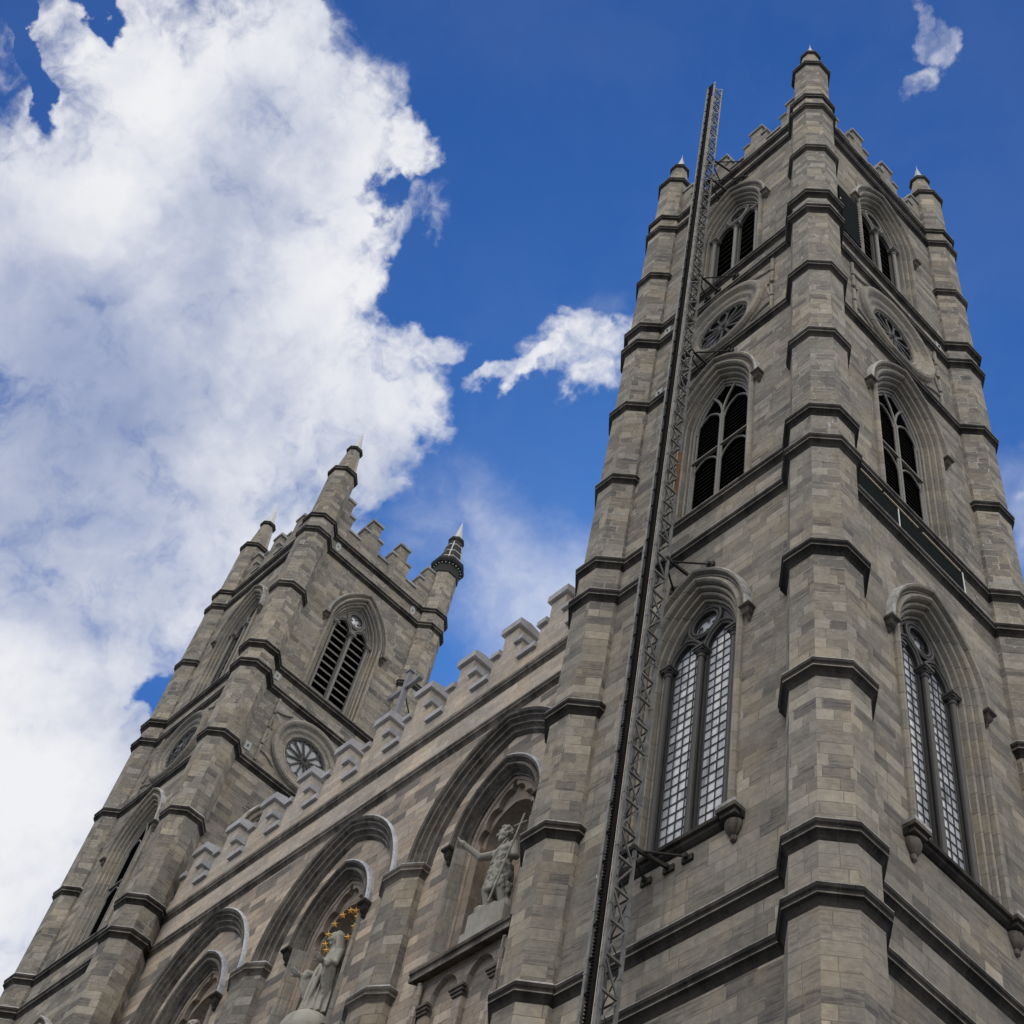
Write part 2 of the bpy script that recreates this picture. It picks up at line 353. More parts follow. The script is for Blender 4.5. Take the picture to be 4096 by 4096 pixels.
# ------------------------------------------------------------------ mesh helpers
def V(x, y, z): return Vector((x, y, z))
class MB:
    """collects faces; T maps local (u, n, z) = (along wall, out of wall, up) to object space"""
    def __init__(s, T=None): s.T = T or (lambda u, n, z: V(u, n, z)); s.v = []; s.f = []; s.mi = []; s.sm = []
    def pt(s, p): s.v.append(s.T(p[0], p[1], p[2])); return len(s.v) - 1
    def raw(s, ids, m=0, smooth=False): s.f.append(ids); s.mi.append(m); s.sm.append(smooth)
    def face(s, pts, m=0): s.raw([s.pt(p) for p in pts], m)
    def loft(s, rows, close=False, m=0, smooth=False):
        ids = [[s.pt(p) for p in r] for r in rows]
        for i in range(len(ids) - 1):
            mm = m[i] if isinstance(m, (list, tuple)) else m
            k = len(ids[i])
            for j in range(k if close else k - 1):
                a, b = j, (j + 1) % k
                s.raw([ids[i][a], ids[i][b], ids[i + 1][b], ids[i + 1][a]], mm, smooth)
    def cap(s, row, m=0): s.raw([s.pt(p) for p in row], m)
    def box(s, a, b, m=0):
        x0, y0, z0 = a; x1, y1, z1 = b
        p = [s.pt(q) for q in ((x0, y0, z0), (x1, y0, z0), (x1, y1, z0), (x0, y1, z0), (x0, y0, z1), (x1, y0, z1), (x1, y1, z1), (x0, y1, z1))]
        for q in ((0, 3, 2, 1), (4, 5, 6, 7), (0, 1, 5, 4), (1, 2, 6, 5), (2, 3, 7, 6), (3, 0, 4, 7)): s.raw([p[i] for i in q], m)
    def beam(s, a, b, w, h=None, m=0):
        """rectangular bar between two local points"""
        a, b = Vector(a), Vector(b); h = h or w; d = (b - a).normalized()
        up = V(0, 0, 1) if abs(d.z) < .95 else V(0, 1, 0)
        x = d.cross(up).normalized() * w / 2; y = d.cross(x).normalized() * h / 2
        rows = [[c + x + y, c - x + y, c - x - y, c + x - y] for c in (a, b)]
        s.loft(rows, True, m); s.cap(rows[0][::-1], m); s.cap(rows[1], m)
    def tube(s, path, r, k=8, m=0, closed=False, smooth=True):
        path = [Vector(p) for p in path]; n = len(path); rows = []; x = None
        for i, p in enumerate(path):
            if closed: d = path[(i + 1) % n] - path[i - 1]
            else: d = path[min(i + 1, n - 1)] - path[max(i - 1, 0)]
            d.normalize()
            if x is None: x = d.cross(V(0, 1, 0) if abs(d.y) < .9 else V(1, 0, 0)).normalized()
            else: x = (x - d * x.dot(d)).normalized()
            y = d.cross(x); rr = r[i] if isinstance(r, (list, tuple)) else r
            rows.append([p + (x * math.cos(t) + y * math.sin(t)) * rr for t in [2 * math.pi * j / k for j in range(k)]])
        if closed: rows.append(rows[0])
        s.loft(rows, True, m, smooth)
        if not closed: s.cap(rows[0][::-1], m); s.cap(rows[-1], m)
    def plate(s, outer, holes, n0, n1=None, m=0, mside=None):
        """flat plate with holes; outlines are lists of (u, z); n0 = face, n1 = depth of the cut edges"""
        loops = [outer] + holes
        pts = [V(u, z, 0) for l in loops for u, z in l]
        ids = [s.pt((p.x, n0, p.y)) for p in pts]
        for t in tessellate_polygon([[V(u, z, 0) for u, z in l] for l in loops]): s.raw([ids[i] for i in t], m)
        if n1 is not None:
            for l in loops:
                s.loft([[(u, n0, z) for u, z in l], [(u, n1, z) for u, z in l]], True, m if mside is None else mside)
    def build(s, name, mats, parent=None):
        me = bpy.data.meshes.new(name); me.from_pydata([tuple(p) for p in s.v], [], s.f)
        for mm in (mats if isinstance(mats, (list, tuple)) else [mats]): me.materials.append(M[mm])
        me.polygons.foreach_set('material_index', s.mi); me.polygons.foreach_set('use_smooth', s.sm); me.update()
        bm = bmesh.new(); bm.from_mesh(me); bmesh.ops.remove_doubles(bm, verts=bm.verts, dist=1e-5)
        bmesh.ops.recalc_face_normals(bm, faces=bm.faces); bm.to_mesh(me); bm.free()
        if any(s.sm): me.set_sharp_from_angle(angle=R(28))
        o = bpy.data.objects.new(name, me); COL.objects.link(o)
        if parent: o.parent = parent
        return o
def empty(name, loc):
    o = bpy.data.objects.new(name, None); COL.objects.link(o); o.location = loc; o.empty_display_size = .5; return o
def tag(o, label, cat, group=None):
    o['label'] = label; o['category'] = cat
    if group: o['group'] = group
    return o
def copy_tree(o, parent=None):
    c = o.copy(); COL.objects.link(c); c.parent = parent
    for ch in list(o.children): copy_tree(ch, c)
    return c

# shared shapes ------------------------------------------------------
def arch(w, c, spring, bottom=None, k=14):
    """pointed arch outline (u, z) from the right foot over the top to the left foot"""
    Rr = w + c; t1 = math.acos(max(-1, min(1, c / Rr)))
    arc = [(-c + Rr * math.cos(t1 * i / k), spring + Rr * math.sin(t1 * i / k)) for i in range(k + 1)]
    right = arc if bottom is None else [(w, bottom)] + arc
    return right + [(-u, z) for u, z in right[::-1][1:]]
def c_for(w, rise): return (rise * rise - w * w) / (2 * w)
def circle(u, z, r, k=40): return [(u + r * math.cos(2 * math.pi * i / k), z + r * math.sin(2 * math.pi * i / k)) for i in range(k)]
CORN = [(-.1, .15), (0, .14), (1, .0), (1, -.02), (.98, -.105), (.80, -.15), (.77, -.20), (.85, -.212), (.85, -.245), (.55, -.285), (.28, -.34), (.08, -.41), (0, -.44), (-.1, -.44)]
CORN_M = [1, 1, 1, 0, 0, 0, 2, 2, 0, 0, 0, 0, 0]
def octa(a, z, cx=0, cy=0):
    r = a / math.cos(math.pi / 8)
    return [V(cx + r * math.cos(math.pi / 8 + math.pi / 4 * i), cy + r * math.sin(math.pi / 8 + math.pi / 4 * i), z) for i in range(8)]

# levels of the tower's mouldings (height above ground) and how far out the turret bands reach
LV = dict(A2=20.30, A1=21.86, B=26.52, C=30.91, D2=35.765, D1=37.37, E=42.085, F=46.765, G2=51.446, G1=52.784, H=57.475, I2=62.227, I1=63.455, J=68.196, K=70.88, T=72.98)
LIP = dict(A2=1.003, A1=1.002, B=1.021, C=1.035, D2=1.012, D1=1.0, E=.93, F=.955, G2=.99, G1=.995, H=.93, I2=.932, I1=.92, J=.82, K=.453)
WN = 4.22                                    # wall plane of a tower, from its axis
FACES = {'front': lambda u, n, z: V(u, -WN - n, z), 'right': lambda u, n, z: V(WN + n, u, z),
         'back': lambda u, n, z: V(-u, WN + n, z), 'left': lambda u, n, z: V(-WN - n, -u, z)}
ROSE_Z, ROSE_R = 49.0, 1.98
WIN = dict(W1=dict(sp=57.9, rise=3.35, bottom=52.86), W2=dict(sp=43.0, rise=3.2, bottom=37.44), W3=dict(sp=31.0, rise=3.1, bottom=24.17))
for w in WIN.values(): w['c'] = c_for(1.95, w['rise'])

def turret(root, cx, cy):
    b = MB()
    def sh(z): return .845 if z < 38 else (.795 if z < 62.3 else .70)
    prof = [(.845, 0), (.845, 37.3), (.80, 37.5), (.795, 63.4), (.705, 63.6), (.69, 68.1), (.57, 68.35), (.335, 70.75), (.30, 71.0)]
    b.loft([octa(a, z, cx, cy) for a, z in prof], True)
    t = b.build('corner_turret', 'turret', root)
    for k, lip in LIP.items():
        z = LV[k]; s0 = sh(z - .3)
        hs = 1.
        if k == 'J': s0 = .66; hs = .9
        if k == 'K': s0 = .345; hs = .62
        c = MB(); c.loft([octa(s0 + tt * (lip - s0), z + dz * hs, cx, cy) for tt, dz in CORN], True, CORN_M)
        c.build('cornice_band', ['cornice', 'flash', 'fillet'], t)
    s = MB(); s.loft([octa(a, z, cx, cy) for a, z in ((.30, 70.9), (.275, 71.05), (.012, 72.9), (.008, 73.2), (.004, 73.22))], True)
    s.build('spire', 'spire', t)
    return t

SUR = [(.52, .0), (.51, .07), (.465, .13), (.40, .14), (.355, .09), (.345, .0), (.335, -.12), (.315, -.12), (.30, -.03), (.265, .0), (.225, -.03), (.21, -.10), (.205, -.24), (.185, -.24), (.17, -.15), (.13, -.13), (.095, -.17), (.085, -.34), (.06, -.34), (.04, -.29), (.0, -.32), (.0, -.46)]
HOOD = [(.77, -.01), (.755, .10), (.735, .20), (.69, .245), (.63, .22), (.605, .08), (.585, .05), (.565, .11), (.535, .09), (.53, -.01)]
def surround(T, root, w, W0=1.2, sill=False):
    b = MB(T); rows = [[(u, n, z) for u, z in arch(W0 + d, w['c'], w['sp'], w['bottom'])] for d, n in SUR]
    b.loft(rows, False, 0, True); p = b.build('window', 'trim', root)
    h = MB(T); rows = [[(u, n, z) for u, z in arch(W0 + d, w['c'], w['sp'])] for d, n in HOOD]
    h.loft(rows, False, [1, 1, 1, 0, 0, 0, 0, 0, 0])
    for sgn in (-1, 1):                       # stops at the feet of the hood: square cap, tapering block, small drop
        u0 = sgn * (W0 + .70)
        if sgn > 0: pass
        z = w['sp']
        rows = [[(u0 - a, -.02, zz), (u0 - a, n, zz), (u0 + a, n, zz), (u0 + a, -.02, zz)] for a, n, zz in ((.15, .25, z + .04), (.165, .28, z + .0), (.165, .28, z - .06), (.12, .20, z - .11), (.10, .16, z - .24), (.045, .07, z - .34), (.055, .085, z - .39), (.02, .03, z - .46))]
        h.loft(rows, True, 2); h.cap(rows[0], 2)
    h.build('hood_mould', ['trim', 'flash', 'fcornice'], p)
    return p
def col(b, u, n, r, z0, z1, cap=.34):
    b.tube([(u, n, z0), (u, n, z0 + .12)], r * 1.5, 10); b.tube([(u, n, z0 + .12), (u, n, z1 - cap)], r, 12)
    for rr, za, zb in ((1.25, cap, cap - .05), (1.05, cap - .05, .20), (1.45, .20, .15)): b.tube([(u, n, z1 - za), (u, n, z1 - zb)], [r * rr, r * rr * 1.12], 10, 0, False, False)
    for q, za, zb in ((1.75, .15, .08), (2.1, .08, .0)): b.box((u - r * q, n - r * q, z1 - za), (u + r * q, n + r * q, z1 - zb))

def two_light(T, p, w, ls, oz, glazed):
    """two lancet lights under an oculus, on colonettes"""
    W0 = 1.2; c = w['c']; bot = w['bottom']; nn = -.44
    lights = [[(u + s * .585, z) for u, z in arch(.47, .27, ls, bot)] for s in (-1, 1)]
    b = MB(T); b.plate(arch(W0, c, w['sp'], bot), lights + [circle(0, oz, .43)], nn, nn - .12)
    for s in (-1, 1):
        for r, off in ((.035, .0), (.045, .085)):
            b.tube([(u + s * .585, nn + .03 + off * .3, z) for u, z in arch(.47 + off, .27, ls, None)], r, 8)
    for r, rad in ((.04, .43), (.055, .54)): b.tube([(u, nn + .04, z) for u, z in circle(0, oz, rad)], r, 8, 0, True)
    for q in range(4):                       # foils inside the oculus
        a = math.pi / 4 + q * math.pi / 2
        b.tube([(.2 * math.cos(a) + .17 * math.cos(t), nn - .05, oz + .2 * math.sin(a) + .17 * math.sin(t)) for t in [a - 2.2 + 4.4 * i / 10 for i in range(11)]], .022, 6)
    for s in (-1, 1): b.tube([(u + s * 0, nn + .02, z) for u, z in arch(W0 - .06, c, w['sp'], bot)], .05, 8)
    b.build('tracery', 'paint' if glazed else 'lpaint', p)
    k = MB(T); col(k, 0, nn + .09, .088, bot, ls); k.build('colonette', 'paint' if glazed else 'lpaint', p)
    for s in (-1, 1):
        k = MB(T); col(k, s * 1.1, nn + .10, .085, bot, ls); k.build('colonette', 'paint' if glazed else 'lpaint', p)
    if glazed:
        g = MB(T); g.plate(arch(W0 - .02, c, w['sp'], bot), [], nn - .10); g.build('pane', 'glass', p)
        a = MB(T)
        for s in (-1, 1):
            for i in (1, 2, 3): u = s * .585 - .47 + .94 * i / 4; a.box((u - .008, nn - .095, bot), (u + .008, nn - .07, ls + (.55 if i == 2 else .36)))
            z = bot + .31
            while z < ls + .5:
                hw = .47 if z < ls else max(0., math.sqrt(max(0, .74 ** 2 - (z - ls) ** 2)) - .27)
                if hw > .03: a.box((s * .585 - hw, nn - .093, z - .009), (s * .585 + hw, nn - .072, z + .009))
                z += .31
            a.tube([(u + s * .585, nn - .08, z) for u, z in arch(.455, .27, ls, bot)], .022, 6)
        a.build('leading', 'bar', p)
    else:
        g = MB(T); g.plate(circle(0, oz, .43), [], nn - .09); g.build('pane', 'glass', p)
        slats(T, p, bot, ls + .9, .50, 1.15, -.58, .34, .07, 'slat', c, w)
    v = MB(T); v.box((-1.7, -1.5, bot - .3), (1.7, -1.45, oz + 1.0)); v.box((-1.75, -1.45, bot - .3), (-1.7, -.47, oz + 1.)); v.box((1.7, -1.45, bot - .3), (1.75, -.47, oz + 1.)); v.box((-1.7, -1.45, oz + 1.), (1.7, -.47, oz + 1.05)); v.build('dark_backing', 'void', p)  # added black box, painted as the darkness behind the window
def slats(T, p, z0, z1, step, hw, n, depth, th, mat, c, w):
    s = MB(T); z = z0 + step * .55
    while z < z1:
        h = hw if z < w['sp'] else max(.1, math.sqrt(max(0.01, (hw + c) ** 2 - (z - w['sp']) ** 2)) - c)
        rows = [[(u, n, z), (u, n - depth, z + depth * 1.05), (u, n - depth, z + depth * 1.05 + th), (u, n, z + th * 1.6)] for u in (-h, h)]
        s.loft(rows, True); s.cap(rows[0]); s.cap(rows[1]); z += step
    s.build('louvre', mat, p)
def y_light(T, p, w):
    """louvred window: mullion forking at the top, a transom with small arched heads below it"""
    W0 = 1.2; c = w['c']; bot = w['bottom']; sp = w['sp']; nn = -.42; tz = 41.3
    b = MB(T)
    b.tube([(u, nn, z) for u, z in arch(W0 - .05, c, sp, bot)], .055, 8); b.tube([(u, nn - .04, z) for u, z in arch(W0 - .14, c, sp, bot)], .04, 8)
    for du, r in ((-.055, .045), (.055, .045), (0, .06)): b.tube([(du, nn + (.03 if du == 0 else 0), bot), (du, nn + (.03 if du == 0 else 0), sp + .25)], r, 8)
    Rr = W0 + c
    for s in (-1, 1):
        pts = []
        for i in range(13):
            z = sp + .2 + 2.15 * i / 12; u = math.sqrt(max(0, Rr * Rr - (z - sp - .2) ** 2)) - Rr
            if (-u) <= (math.sqrt(max(0, Rr * Rr - (z - sp) ** 2)) - c) - .02: pts.append((s * u, nn, z))
        b.tube(pts, .05, 8)
        pts2 = [(s * (.56 + .5 * math.cos(t)), nn, sp - .15 + .72 * math.sin(t)) for t in [math.pi * (1 - i / 7) for i in range(8)]] if s < 0 else None
        b.tube([(s * .58 + u, nn - .01, z) for u, z in arch(.50, .35, sp + .05, None)], .04, 8)
        b.tube([(s * .58 + u, nn - .01, z) for u, z in arch(.52, .2, tz - .85, bot)], .035, 8)
    b.box((-W0 + .03, nn - .05, tz - .04), (W0 - .03, nn + .07, tz + .03))
    b.build('tracery', 'lpaint', p)
    slats(T, p, bot, sp + 2.3, .215, 1.14, -.52, .16, .03, 'louvre', c, w)
    v = MB(T); v.box((-1.7, -1.5, bot - .3), (1.7, -1.45, sp + 3)); v.box((-1.75, -1.45, bot - .3), (-1.7, -.47, sp + 3)); v.box((1.7, -1.45, bot - .3), (1.75, -.47, sp + 3)); v.box((-1.7, -1.45, sp + 3), (1.7, -.47, sp + 3.05)); v.build('dark_backing', 'void', p)  # same added black box, its colour playing the unlit interior

def rose(T, root):
    z = ROSE_Z; k = 48
    prof = [(2.0, -.01), (1.99, .10), (1.93, .19), (1.83, .225), (1.73, .19), (1.67, .12), (1.62, .05), (1.55, .03), (1.46, .045), (1.40, .02), (1.35, -.04), (1.27, -.06), (1.22, -.03), (1.16, -.04), (1.12, -.10), (1.10, -.26)]
    b = MB(T); b.loft([[(u, n, zz) for u, zz in circle(0, z, r, k)] for r, n in prof], True, 0, True); p = b.build('rose_window', 'trim', root)
    t = MB(T)
    for r, rad in ((.045, .19), (.03, .12), (.04, 1.09)): t.tube([(u, -.13, zz) for u, zz in circle(0, z, rad, 24)], r, 7, 0, True)
    for q in range(12):
        a = q * math.pi / 6 + .1; hw = math.pi / 12
        pts = [(.22 * math.cos(a - hw * .6), .22 * math.sin(a - hw * .6)), (.82 * math.cos(a - hw * .93), .82 * math.sin(a - hw * .93))]
        cx, cz, rr = .85 * math.cos(a), .85 * math.sin(a), .21
        pts += [(cx + rr * math.cos(a + th), cz + rr * math.sin(a + th)) for th in [-1.5 + 3.0 * i / 8 for i in range(9)]]
        pts += [(.82 * math.cos(a + hw * .93), .82 * math.sin(a + hw * .93)), (.22 * math.cos(a + hw * .6), .22 * math.sin(a + hw * .6))]
        t.tube([(u, -.14, z + zz) for u, zz in pts], .03, 6)
    t.build('tracery', 'paint', p)
    g = MB(T); g.plate(circle(0, z, 1.12), [], -.20); g.build('pane', 'rose_glass', p)
    for s in (-1, 1):                        # broken mouldings in the four corners round the rose
        f = MB(T)
        for up in (-1, 1):
            f.tube([(s * 2.32, .03, z + up * .15), (s * 2.32, .03, z + up * .92)], .075, 8); f.tube([(s * 2.32, .03, z + up * 1.06), (s * 2.32, .03, z + up * 1.98)], .075, 8)
            f.tube([(s * (2.32 - .9 * i / 8), .03, z + up * (1.28 + .34 * (i / 8) ** 2 + .0)) for i in range(9)], .05, 8)
            f.tube([(s * (2.30 - .16 * math.sin(i / 8 * math.pi / 2)), .03, z + up * (.92 - .78 * i / 8)) for i in range(9)], .045, 8)
        f.build('corner_moulding', 'trim', p)

def sill_bar(T, p, w):
    b = MB(T); z = w['bottom'] + .03
    rows = [[(u, n, zz) for n, zz in ((-.5, z + .16), (.10, z + .02), (.20, z - .02), (.20, z - .12), (.13, z - .15), (.12, z - .23), (.05, z - .30), (-.03, z - .34), (-.5, z - .34))] for u in (-1.98, 1.98)]
    ids = [[b.pt(q) for q in r] for r in rows]
    for j in range(8): b.raw([ids[0][j], ids[1][j], ids[1][j + 1], ids[0][j + 1]], 1 if j < 2 else 0)
    b.cap(rows[0], 0); b.cap(rows[1], 0)
    b.build('sill', ['cornice', 'flash'], p)
    for s in (-1, 1):
        k = MB(T); u = s * 1.72
        for a, n, z0, z1, mm in ((.27, .34, z - .05, z + .04, 1), (.27, .34, z - .16, z - .05, 0), (.21, .26, z - .27, z - .16, 0)): k.box((u - a, -.05, z0), (u + a, n, z1), mm)
        rr = [(.14, .27), (.20, .33), (.215, .42), (.19, .54), (.12, .66), (.07, .70), (.085, .76), (.07, .83), (.01, .88)]
        k.loft([[(u + r * math.cos(t), .03 + r * math.sin(t) * .9, z - dz) for t in [2 * math.pi * i / 14 for i in range(14)]] for r, dz in rr], True, 0, True)
        k.build('corbel', ['fcornice', 'flash'], p)

def make_tower(loc):
    root = empty('bell_tower', loc)
    for nm, T in FACES.items():
        b = MB(T); holes = []
        if nm in ('front', 'right'):
            for w in WIN.values(): holes.append(arch(1.2 + .5, w['c'], w['sp'], w['bottom']))
            holes.append(circle(0, ROSE_Z, 1.62, 48))
        b.plate([(-4.1, 0), (4.1, 0), (4.1, 63.6), (-4.1, 63.6)], holes, 0.)
        b.build('wall', 'wall', root)
    for k in ('A2', 'A1', 'D2', 'D1', 'F', 'G2', 'G1', 'I2', 'I1'):
        c = MB()
        for T in FACES.values():
            c.T = T; lip = .165
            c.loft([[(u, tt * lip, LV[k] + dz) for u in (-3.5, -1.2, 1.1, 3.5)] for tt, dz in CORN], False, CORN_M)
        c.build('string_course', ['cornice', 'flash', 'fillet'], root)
    for cx in (-4, 4):
        for cy in (-4, 4): turret(root, cx, cy)
    r = MB(); r.box((-4., -4., 62.9), (4., 4., 63.2)); r.build('roof', 'roof', root)  # unseen flat roof, added to keep light out of the tower
    for nm, T in FACES.items():               # stepped battlements
        b = MB(T); n0, n1 = -.10, -.62
        CR, STP, TOP = 64.62, 65.72, 66.82
        b.box((-3.6, n1, 63.5), (3.6, n0, CR))
        cs = [-3.07, -1.02, 1.02, 3.07]
        for u in cs:
            b.box((max(-3.6, u - .63), n1, CR), (min(3.6, u + .63), n0, STP)); b.box((u - .31, n1, STP), (u + .31, n0, TOP))
        p = b.build('battlement', 'wall', root)
        ov = .075
        def cope(a, bb, z, h=.17):
            k = MB(T)
            rows = [[(u, n1 - ov, z), (u, n0 + ov, z), (u, n0 + ov, z + h), (u, (n0 + n1) / 2, z + h + .07), (u, n1 - ov, z + h)] for u in (a, bb)]
            k.loft(rows, True); k.cap(rows[0][::-1]); k.cap(rows[1]); k.build('coping', 'tcoping', p)
        for i, u in enumerate(cs):
            cope(u - .39, u + .39, TOP)
            for a, bb in ((u - .70, u - .312), (u + .312, u + .70)):
                if a > -3.75 and bb < 3.75: cope(a, bb, STP, .14)
        for i in range(3): cope(cs[i] + .634, cs[i + 1] - .634, CR, .14)
        if nm not in ('front', 'right'): continue
        p = surround(T, root, WIN['W1']); two_light(T, p, WIN['W1'], 58.35, 59.5, False)
        p = surround(T, root, WIN['W2']); y_light(T, p, WIN['W2'])
        p = surround(T, root, WIN['W3']); two_light(T, p, WIN['W3'], 31.25, 32.4, True); sill_bar(T, p, WIN['W3'])
        rose(T, root)
    return root
def anchor(root, face, u, z, oval=False):
    b = MB(FACES[face])
    if oval:
        b.plate([(u + .16 * math.cos(t), z + .34 * math.sin(t)) for t in [2 * math.pi * i / 20 for i in range(20)]], [], .03, 0.)
        b.box((u - .03, .03, z - .04), (u + .03, .06, z + .04), 1)
    else: b.box((u - .16, 0, z - .24), (u + .16, .03, z + .24)); b.box((u - .035, .03, z - .04), (u + .035, .07, z + .04), 1)
    b.build('anchor_plate', ['plate', 'bar'], root)

TOWER_X = -4.0; TOWER_X2 = -36.5715
tower = make_tower((TOWER_X, 4, 0))
tower2 = copy_tree(tower); tower2.location = (TOWER_X2, 4, 0)
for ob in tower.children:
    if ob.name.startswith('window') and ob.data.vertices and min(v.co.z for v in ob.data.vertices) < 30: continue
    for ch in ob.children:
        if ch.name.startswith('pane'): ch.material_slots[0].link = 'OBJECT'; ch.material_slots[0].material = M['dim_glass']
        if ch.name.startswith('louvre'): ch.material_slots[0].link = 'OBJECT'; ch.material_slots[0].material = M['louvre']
for u, z in ((-2.8, 52.12), (-2.75, 47.25)): anchor(tower, 'front', u, z)
anchor(tower, 'right', 2.75, 52.12)
for u, z in ((-2.92, 52.12), (-2.87, 47.45)): anchor(tower2, 'right', u, z)
for u in (-2.72, 2.62): anchor(tower2, 'right', u, 62.78, True)
tag(tower, 'nearer grey stone bell tower, with the steel mast climbing its front', 'bell tower', 'twin bell towers of the church')
tag(tower2, 'farther stone bell tower behind the battlements, one pinnacle wrapped in black', 'bell tower', 'twin bell towers of the church')

# ------------------------------------------------------------------ centre of the church front, between the towers
XC = -20.05
fac = empty('church_front', (XC, .80, 0))
tag(fac, 'stone church front between the two towers, with stepped battlements and three pointed arches', 'church facade')
FT = lambda u, n, z: V(u, -n, z)
def at(du): return lambda u, n, z: V(u + du, -n, z)
BAY = 7.5; BC = c_for(3.4, 4.4); NC = c_for(1.95, 2.75); SPR = 30.9; NSP = 31.0
UL, UR = -12.0, 11.55
b = MB(FT)
b.plate([(UL, 0), (UR, 0), (UR, 35.6), (UL, 35.6)], [[(u + k * BAY, z) for u, z in arch(3.28, BC, SPR, .5, 20)] for k in (-1, 0, 1)], 0.)
b.build('wall', 'facade', fac)
b = MB(FT); b.box((UL, -.5, 35.6), (UR, .003, 37.45)); b.build('frieze', 'parapet', fac)
for k, lip in (('D1', .14), ('D2', .14)):
    c = MB(FT); c.loft([[(u, tt * lip, LV[k] + dz * .92) for u in (UL, -8., -4., 0, 4., 8., UR)] for tt, dz in CORN], False, CORN_M)
    c.build('string_course', ['fcornice', 'flash', 'fillet'], fac)
# stepped battlements with thick copings
b = MB(FT); n0, n1 = .13, -.56; CR, STP, TOP = 38.0, 39.0, 40.02
b.box((UL, n1, 37.45), (UR, n0, CR)); cs = [2.21 * i for i in range(-5, 6)]
for u in cs:
    if abs(u) < 11.2: b.box((max(UL, u - .68), n1, CR), (min(UR, u + .68), n0, STP)); b.box((u - .34, n1, STP), (u + .34, n0, TOP))
par = b.build('battlement', 'parapet', fac)
def cope(a, bb, z, h, ov=.125, n0=.13, n1=-.56):
    k = MB(FT)
    rows = [[(u, n1 - ov, z), (u, n0 + ov, z), (u, n0 + ov, z + h), (u, (n0 + n1) / 2, z + h + .10), (u, n1 - ov, z + h)] for u in (a, bb)]
    k.loft(rows, True); k.cap(rows[0][::-1]); k.cap(rows[1]); k.build('coping', 'coping', par)
for i, u in enumerate(cs):
    cope(u - .46, u + .46, TOP, .29)
    for a, bb in ((u - .77, u - .343), (u + .343, u + .77)):
        if a > UL and bb < UR: cope(a, bb, STP, .22)
    if i < 10: cope(u + .683, u + 2.21 - .683, CR, .23)
# big arches, each with a recessed wall, a niche and a small blind arcade under its ledge
BIG = [(3.42, -.01), (3.42, .10), (3.36, .16), (3.27, .13), (3.21, .04), (3.19, .06), (3.165, .05), (3.11, -.06), (3.05, -.10), (3.03, -.07), (3.00, -.075), (2.96, -.17), (2.89, -.22), (2.86, -.19), (2.83, -.21), (2.74, -.36)]
NJ = [(1.72, -.36), (1.705, -.29), (1.66, -.245), (1.60, -.25), (1.565, -.30), (1.555, -.36), (1.535, -.375), (1.525, -.36), (1.50, -.40), (1.475, -.48), (1.45, -.53), (1.43, -.52), (1.415, -.535), (1.40, -.60), (1.34, -.62), (1.31, -.63), (1.30, -.75)]
NJM = [0, 0, 0, 0, 0, 0, 1, 0, 0, 0, 1, 1, 0, 2, 2, 2]
NH = [(1.96, -.37), (1.955, -.24), (1.93, -.17), (1.87, -.145), (1.80, -.17), (1.765, -.25), (1.73, -.29), (1.715, -.36)]
def cusped(w, c, sp, bottom):
    """outline of a pointed opening whose edge is scalloped into foils"""
    base = arch(w, c, sp, None, 40); n = len(base); out = []
    for i, (u, z) in enumerate(base):
        t = i / (n - 1); a = abs(math.sin(math.pi * t * 5 if False else math.pi * (t * 6)))
        d = .02 + .27 * (1 - a ** .6) if 0.02 < t < .98 else .25
        if abs(t - .5) < .02: d = -.12
        L = math.hypot(u, z - sp + .3) or 1
        out.append((u * (1 - d / L * .9), z - (z - sp + .3) / L * d))
    return [(out[0][0], bottom)] + out + [(out[-1][0], bottom)]
